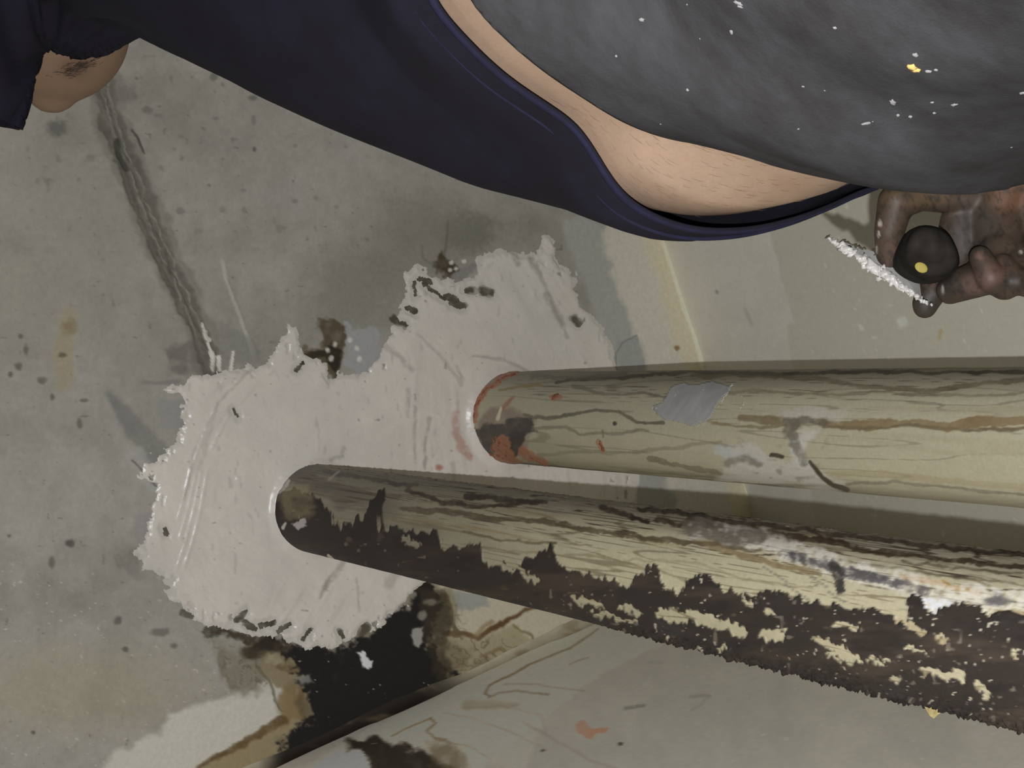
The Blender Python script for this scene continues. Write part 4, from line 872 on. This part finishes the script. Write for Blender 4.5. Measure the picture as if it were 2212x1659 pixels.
# body
HD = ray(122, 66, 1.60)
DH = 1.08
def h(px, py, d=0.0): return tuple(ray(px, py, DH + d))
PXM = DH / FP
bm = bmesh.new()
loft(bm, [(.62, .305, .63, ell(.17, .19)), (.70, CX, CY, rw * .93), (.74, CX, CY, rw * .47 + rh * .46), (.78, CX, CY, rh * .955), (.82, CX, CY, rh * .965)] + [(z, cx, cy, (ell(a, b) * (1 - k) + rh * (a / .205) * k) * .93) for z, cx, cy, a, b, k in UP])
Hd = Vector(HD)
chain(bm, [((.41, .42, 1.36), .055), (tuple(Hd + Vector((.03, .0, -.10))), .052), (tuple(Hd + Vector((.02, 0, -.02))), .060)])
def blob(c, r3, n=24):
    r = bmesh.ops.create_icosphere(bm, subdivisions=4, radius=1.0)
    for v in r['verts']: v.co = Vector(c) + Vector((v.co.x * r3[0], v.co.y * r3[1], v.co.z * r3[2]))
bm_body = bm; bm = bmesh.new()
blob(Hd + Vector((.025, 0, .05)), (.092, .077, .092)); blob(Hd + Vector((.004, 0, -.008)), (.076, .070, .060)); blob(Hd + Vector((-.052, 0, -.03)), (.024, .026, .020))
cone(bm, Hd + Vector((-.062, 0, .045)), .008, Hd + Vector((-.086, 0, .022)), .013)           # nose
blob(Hd + Vector((-.068, 0, -.004)), (.010, .024, .006)); blob(Hd + Vector((-.066, 0, -.014)), (.010, .021, .006))   # lips
for s in (-1, 1): blob(Hd + Vector((.025, .077 * s, .03)), (.018, .010, .030)); blob(Hd + Vector((-.05, .033 * s, .055)), (.014, .014, .012))
HROT = Matrix.Translation(Hd) @ Matrix.Rotation(math.radians(42), 4, 'Y') @ Matrix.Translation(-Hd)
bmesh.ops.transform(bm, matrix=HROT, verts=bm.verts)
hm_ = bpy.data.meshes.new('hw'); bm.to_mesh(hm_); bm.free(); bm = bm_body; bm.from_mesh(hm_); bpy.data.meshes.remove(hm_)
chain(bm, [((.41, .30, 1.34), .055), (ray(60, -230, 1.40), .05), (ray(-30, -40, 1.38), .046), (ray(-110, 130, 1.38), .042), (ray(-420, 260, 1.42), .036), (ray(-720, 330, 1.50), .030), (ray(-860, 350, 1.55), .028)])
chain(bm, [((.41, .56, 1.32), .055), ((.40, .66, 1.26), .05), ((.36, .80, 1.02), .042)])
# legs to the ankles
for yy in (.53, .70): chain(bm, [((.30, yy, .50), .085), ((.28, yy, .14), .060), ((.31, yy, -.12), .045), ((.31, yy, -.15), .04)])
body = remesh(bm, .0045, 5)
# working arm with hand, finer
bm = bmesh.new()
r_ = lambda q: q * PXM
chain(bm, [((.37, .78, 1.06), .042), ((.34, .81, 1.00), .043), (h(2120, 120, .06), .036), (h(2165, 300, .03), .029), (h(2180, 380, .015), .028)], 28)
# palm mass
chain(bm, [(h(2180, 370, .012), r_(70)), (h(2150, 470, .01), r_(66)), (h(2165, 530, .0), r_(62))], 28)
chain(bm, [(h(2230, 420, .01), r_(70)), (h(2225, 520, .005), r_(68)), (h(2190, 565, .0), r_(50))], 28)
chain(bm, [(h(2110, 420, .015), r_(40)), (h(2110, 500, .012), r_(42)), (h(2120, 560, .01), r_(40))], 24)
# index finger, arched over the handle, tip on the blade
chain(bm, [(h(2160, 435, .012), r_(44)), (h(2060, 425, .008), r_(37)), (h(1990, 420, .004), r_(36)), (h(1936, 436, .0), r_(40)), (h(1921, 500, .004), r_(33)), (h(1924, 552, .014), r_(32)), (h(1936, 584, .022), r_(27))], 24)
chain(bm, [(h(2088, 425, .016), r_(44)), (h(2072, 500, .014), r_(46)), (h(2085, 560, .012), r_(46))], 24)
# thumb, from the side of the palm, tip below the handle
chain(bm, [(h(2140, 560, .0), r_(50)), (h(2078, 598, .012), r_(38)), (h(2022, 618, .022), r_(33)), (h(1999, 655, .024), r_(29)), (h(1998, 662, .024), r_(27))], 24)
# middle finger
chain(bm, [(h(2160, 540, -.01), r_(42)), (h(2120, 600, -.020), r_(40)), (h(2085, 612, -.012), r_(37)), (h(2052, 628, .004), r_(30))], 24)
# ring finger, curled, tip up
chain(bm, [(h(2200, 560, -.015), r_(40)), (h(2170, 612, -.028), r_(36)), (h(2140, 600, -.034), r_(30)), (h(2118, 556, -.030), r_(25))], 24)
# little finger
chain(bm, [(h(2245, 560, -.012), r_(38)), (h(2228, 612, -.028), r_(32)), (h(2195, 608, -.034), r_(28)), (h(2168, 570, -.028), r_(22))], 24)
arm = remesh(bm, .0016, 4)
bm = bmesh.new(); bm.from_mesh(body); bm.from_mesh(arm); bpy.data.meshes.remove(arm); bpy.data.meshes.remove(body)
me = bpy.data.meshes.new('body'); bm.to_mesh(me); bm.free()
V = vco(me); x, y = proj(V)
p = Paint(x, y, (187, 153, 124), .55)
n = fbm(x * .01, y * .01, 4, 1); p.c *= (1 + .04 * n + .03 * fbm(x * .05, y * .05, 3, 2))[:, None]
p.mix(sst(.2, .8, fbm(x * .008, y * .02, 3, 3)) * .25, (176, 132, 104))
hm = (np.linalg.norm(V - np.array(h(2180, 300, .02)), axis=1) < .16) | (V[:, 1] > .79)
hm = hm.astype(float)
p.mix(hm, (80, 63, 49)); p.mix(hm * sst(-.1, .6, fbm(x * .02, y * .02, 4, 5)) * .7, (58, 48, 40)); p.mix(hm * sst(.1, .7, fbm(x * .03, y * .03, 4, 6)) * .5, (94, 66, 54))
for a, b, rx, ry, c, k in ((2100, 500, 60, 60, (68, 60, 53), .8), (2000, 655, 36, 36, (60, 54, 46), .95), (2195, 612, 30, 20, (52, 44, 36), .8), (2118, 552, 13, 10, (120, 82, 70), .7), (2110, 615, 40, 28, (104, 76, 68), .7), (2185, 420, 50, 40, (120, 78, 50), .7), (1985, 425, 90, 22, (104, 82, 56), .7), (1925, 560, 22, 40, (104, 76, 64), .6), (2150, 590, 26, 26, (110, 78, 66), .7), (2048, 622, 26, 26, (64, 56, 52), .8), (1945, 620, 20, 20, (60, 48, 44), .8)):
    i = np.where(hm > 0)[0]
    q = np.hypot((x[i] - a) / rx, (y[i] - b) / ry); p.mix(sst(1.3, .5, q) * k, c, idx=i)
p.mix(hm * sst(.1, .6, fbm(x * .09, y * .05, 3, 9)) * .6, (46, 39, 34)); g2 = np.abs(fbm(x * .05, y * .03, 3, 12)); p.mix(hm * sst(.06, .0, g2) * .5, (40, 33, 28))
for a, b, rx, ry in ((1901, 484, 4, 7), (1898, 505, 3, 8), (1893, 540, 3, 10), (2036, 625, 3, 10), (2205, 545, 4, 5)): p.spot(a, b, rx, ry, (190, 182, 172), .8 if True else 0, .4, a)
hd = np.linalg.norm(V - HD, axis=1) < .14
p.mix(hd * 1.0, (150, 118, 90)); p.mix(hd * sst(40, 10, np.hypot((x - 160) / 1.4, y - 146)) * .5, (110, 84, 64))
setpaint(me, p.c, p.r, 1.0)
bodyo = link_mesh('body', me, M_SKIN, person); bodyo['label'] = 'bare tan belly and dirt-blackened hand'
# short hairs: belly, chin, head
bb = bvh_of([bodyo])[0]
def hairs(name, items, mat, w):
    bm = bmesh.new()
    for P, n, d, L in items:
        P = Vector(P) + Vector(n) * .0002; d = (Vector(d) - Vector(n) * Vector(d).dot(Vector(n))).normalized(); s = d.cross(Vector(n)).normalized()
        q = []
        for t, k in ((0, 1), (.5, .8), (1, .1)):
            c = P + d * L * t + Vector(n) * (.0012 * math.sin(t * 2.2)) + s * (.1 * L * t * t)
            q.append([bm.verts.new(c + s * w * k), bm.verts.new(c - s * w * k), bm.verts.new(c + Vector(n) * w * k)])
        for i in range(2): bridge(bm, q[i], q[i + 1])
    o = obj(name, bm, mat); reparent(o, person); o['kind'] = 'stuff'; return o
M_HAIR = plain('dark_hair', (62, 48, 38), .6); M_BELLYHAIR = plain('belly_hair', (128, 98, 74), .6)
it = []
for k in range(420):
    px = rr.uniform(1130, 1860); py = rr.uniform(200, 480); hh_ = cast(bb, px, py)
    if hh_[0] is None: continue
    if rr.random() < .35 and px < 1380: continue
    d = Vector(R_) * 1.0 + Vector(-U_) * rr.uniform(.05, .45); it.append((hh_[0], hh_[1], d, rr.uniform(.004, .009)))
o = hairs('body_hair', it, M_BELLYHAIR, .00011); o['label'] = 'fine dark hairs on the belly'
it = []
for k in range(160):
    px = rr.gauss(165, 20); py = rr.gauss(146, 7) - (px - 165) * .35; hh_ = cast(bb, px, py)
    if hh_[0] is not None: it.append((hh_[0], hh_[1], Vector(R_) * .8 + Vector(U_) * rr.uniform(-.2, .9), rr.uniform(.003, .008)))
o = hairs('beard', it, M_HAIR, .00025); o['label'] = 'sparse dark chin hair'
bm = bmesh.new(); r = bmesh.ops.create_icosphere(bm, subdivisions=4, radius=1.0)
for v in r['verts']:
    c = v.co.copy(); k = 1 + .03 * math.sin(c.x * 25) * math.sin(c.y * 23 + c.z * 19)
    v.co = Hd + Vector((.034, 0, .058)) + Vector((c.x * .095, c.y * .083, c.z * .094)) * k
bmesh.ops.bisect_plane(bm, geom=bm.verts[:] + bm.edges[:] + bm.faces[:], plane_co=Hd + Vector((-.02, 0, .07)), plane_no=(-.75, 0, -.6), clear_outer=True)
bmesh.ops.transform(bm, matrix=HROT, verts=bm.verts)
reparent(obj('hair', bm, M_HAIR), person)
M_EYE = plain('eye_white', (220, 216, 208), .2)
for s in (-1, 1):
    bm = bmesh.new(); r = bmesh.ops.create_icosphere(bm, subdivisions=3, radius=.0115)
    for v in r['verts']: v.co = HROT @ (v.co + Hd + Vector((-.056, .033 * s, .055)))
    reparent(obj('eye', bm, M_EYE), person)

# ------------------------------------------------------------------ scraper
M_STEEL = plain('smeared_steel', (176, 174, 168), .38, metal=.55, var=.15, scale=90)
M_BLACK = plain('black_plastic', (40, 36, 32), .9, var=.5, scale=70, spec=.12, bump=.6)
M_YEL = plain('yellow_plastic', (160, 148, 66), .7)
scr = empty('putty_knife', h(2000, 550, .0), 'black-handled putty knife with white putty on its blade, held in the dirty hand', 'putty knife')
e1, e2 = Vector(ray(1786, 512, DH + .03)), Vector(ray(1992, 652, DH - .004)); n1_, n2_ = Vector(ray(1925, 556, DH + .012)), Vector(ray(1985, 600, DH + .004))
nb = (e2 - e1).cross(n1_ - e1).normalized()
bm = bmesh.new(); lo = [bm.verts.new(q + nb * .0006) for q in (e1, e2, n2_, n1_)]; hi = [bm.verts.new(q - nb * .0006) for q in (e1, e2, n2_, n1_)]
bridge(bm, lo, hi); bm.faces.new(lo[::-1]); bm.faces.new(hi); o = obj('blade', bm, M_STEEL, smooth=False); reparent(o, scr)
# handle: oval, towards the viewer
hc = [Vector(ray(1962, 578, DH + .016)), Vector(ray(1985, 560, DH + .006)), Vector(ray(2000, 553, DH - .008)), Vector(ray(2008, 548, DH - .030)), Vector(ray(2012, 545, DH - .040))]
hr = [.012, .0185, .0205, .0198, .0172]
bm = bmesh.new(); prev = None; first = None
ax = (hc[-1] - hc[1]).normalized(); t_ = (e2 - e1).normalized(); t_ = (t_ - ax * t_.dot(ax)).normalized(); b_ = ax.cross(t_)
prof = []
for i in range(4):
    for k in range(5):
        u = k / 5; c = hc[i].lerp(hc[i + 1], u); r = hr[i] * (1 - u) + hr[i + 1] * u; prof.append((c, r))
prof.append((hc[-1], hr[-1])); prof.append((hc[-1] + ax * .002, hr[-1] * .88)); prof.append((hc[-1] + ax * .0025, hr[-1] * .5)); prof.append((hc[-1] + ax * .001, hr[-1] * .44))
for c, r in prof:
    rg = [bm.verts.new(c + (t_ * math.cos(2 * math.pi * k / 32) * r + b_ * math.sin(2 * math.pi * k / 32) * r * .90) * (1 + .035 * math.sin(k * .59 * 1 + 1) + .02 * math.sin(k * math.pi / 32 * 10))) for k in range(32)]
    if prev: bridge(bm, prev, rg)
    else: first = rg
    prev = rg
bm.faces.new(first[::-1]); bm.faces.new(prev); hdl = obj('handle', bm, M_BLACK); reparent(hdl, scr)
hb = bvh_of([hdl])[0]; q = cast(hb, 1990, 578)
if q[0] is not None:
    bm = bmesh.new(); r = bmesh.ops.create_icosphere(bm, subdivisions=3, radius=1.0); n_ = q[1]; t2 = (Vector(R_) * .85 - Vector(U_) * .5); t2 = (t2 - n_ * t2.dot(n_)).normalized(); b2 = n_.cross(t2)
    for v in r['verts']: c = v.co.copy(); v.co = q[0] + t2 * c.x * .0044 + b2 * c.y * .0032 + n_ * c.z * .0008
    o = obj('inlay', bm, M_YEL); o['label'] = 'small yellow spot'; o.parent = hdl; o.matrix_parent_inverse = Matrix.Identity(4)
sp = []
for k in range(110):
    t = rr.random(); wd_ = .0012 + .0022 * math.sin(math.pi * min(1, t * 1.1)) ; off = (n1_ - e1).normalized() * rr.uniform(0, 1) * (.002 + .006 * t)
    P = e1.lerp(e2, t) + off + nb * rr.uniform(-.0015, .0015); sp.append((P, nb + Vector((rr.uniform(-.6, .6), rr.uniform(-.6, .6), 0)), rr.uniform(.5, 1.1) * wd_, rr.uniform(1, 2.2)))
o = lumps('putty', sp, M_WPUT, scr, 'white putty along the blade'); o['kind'] = 'stuff'
sp = [(e1.lerp(n1_, rr.uniform(0, 1)) + nb * rr.uniform(-.002, .002), nb, rr.uniform(.0007, .0014), rr.uniform(1, 3)) for k in range(34)]
o = lumps('grime', sp, plain('olive_grime', (74, 68, 48), .8), scr, 'dark grime along the upper blade edge'); o['kind'] = 'stuff'
print('verts', sum(len(o.data.vertices) for o in bpy.data.objects if o.type == 'MESH'))
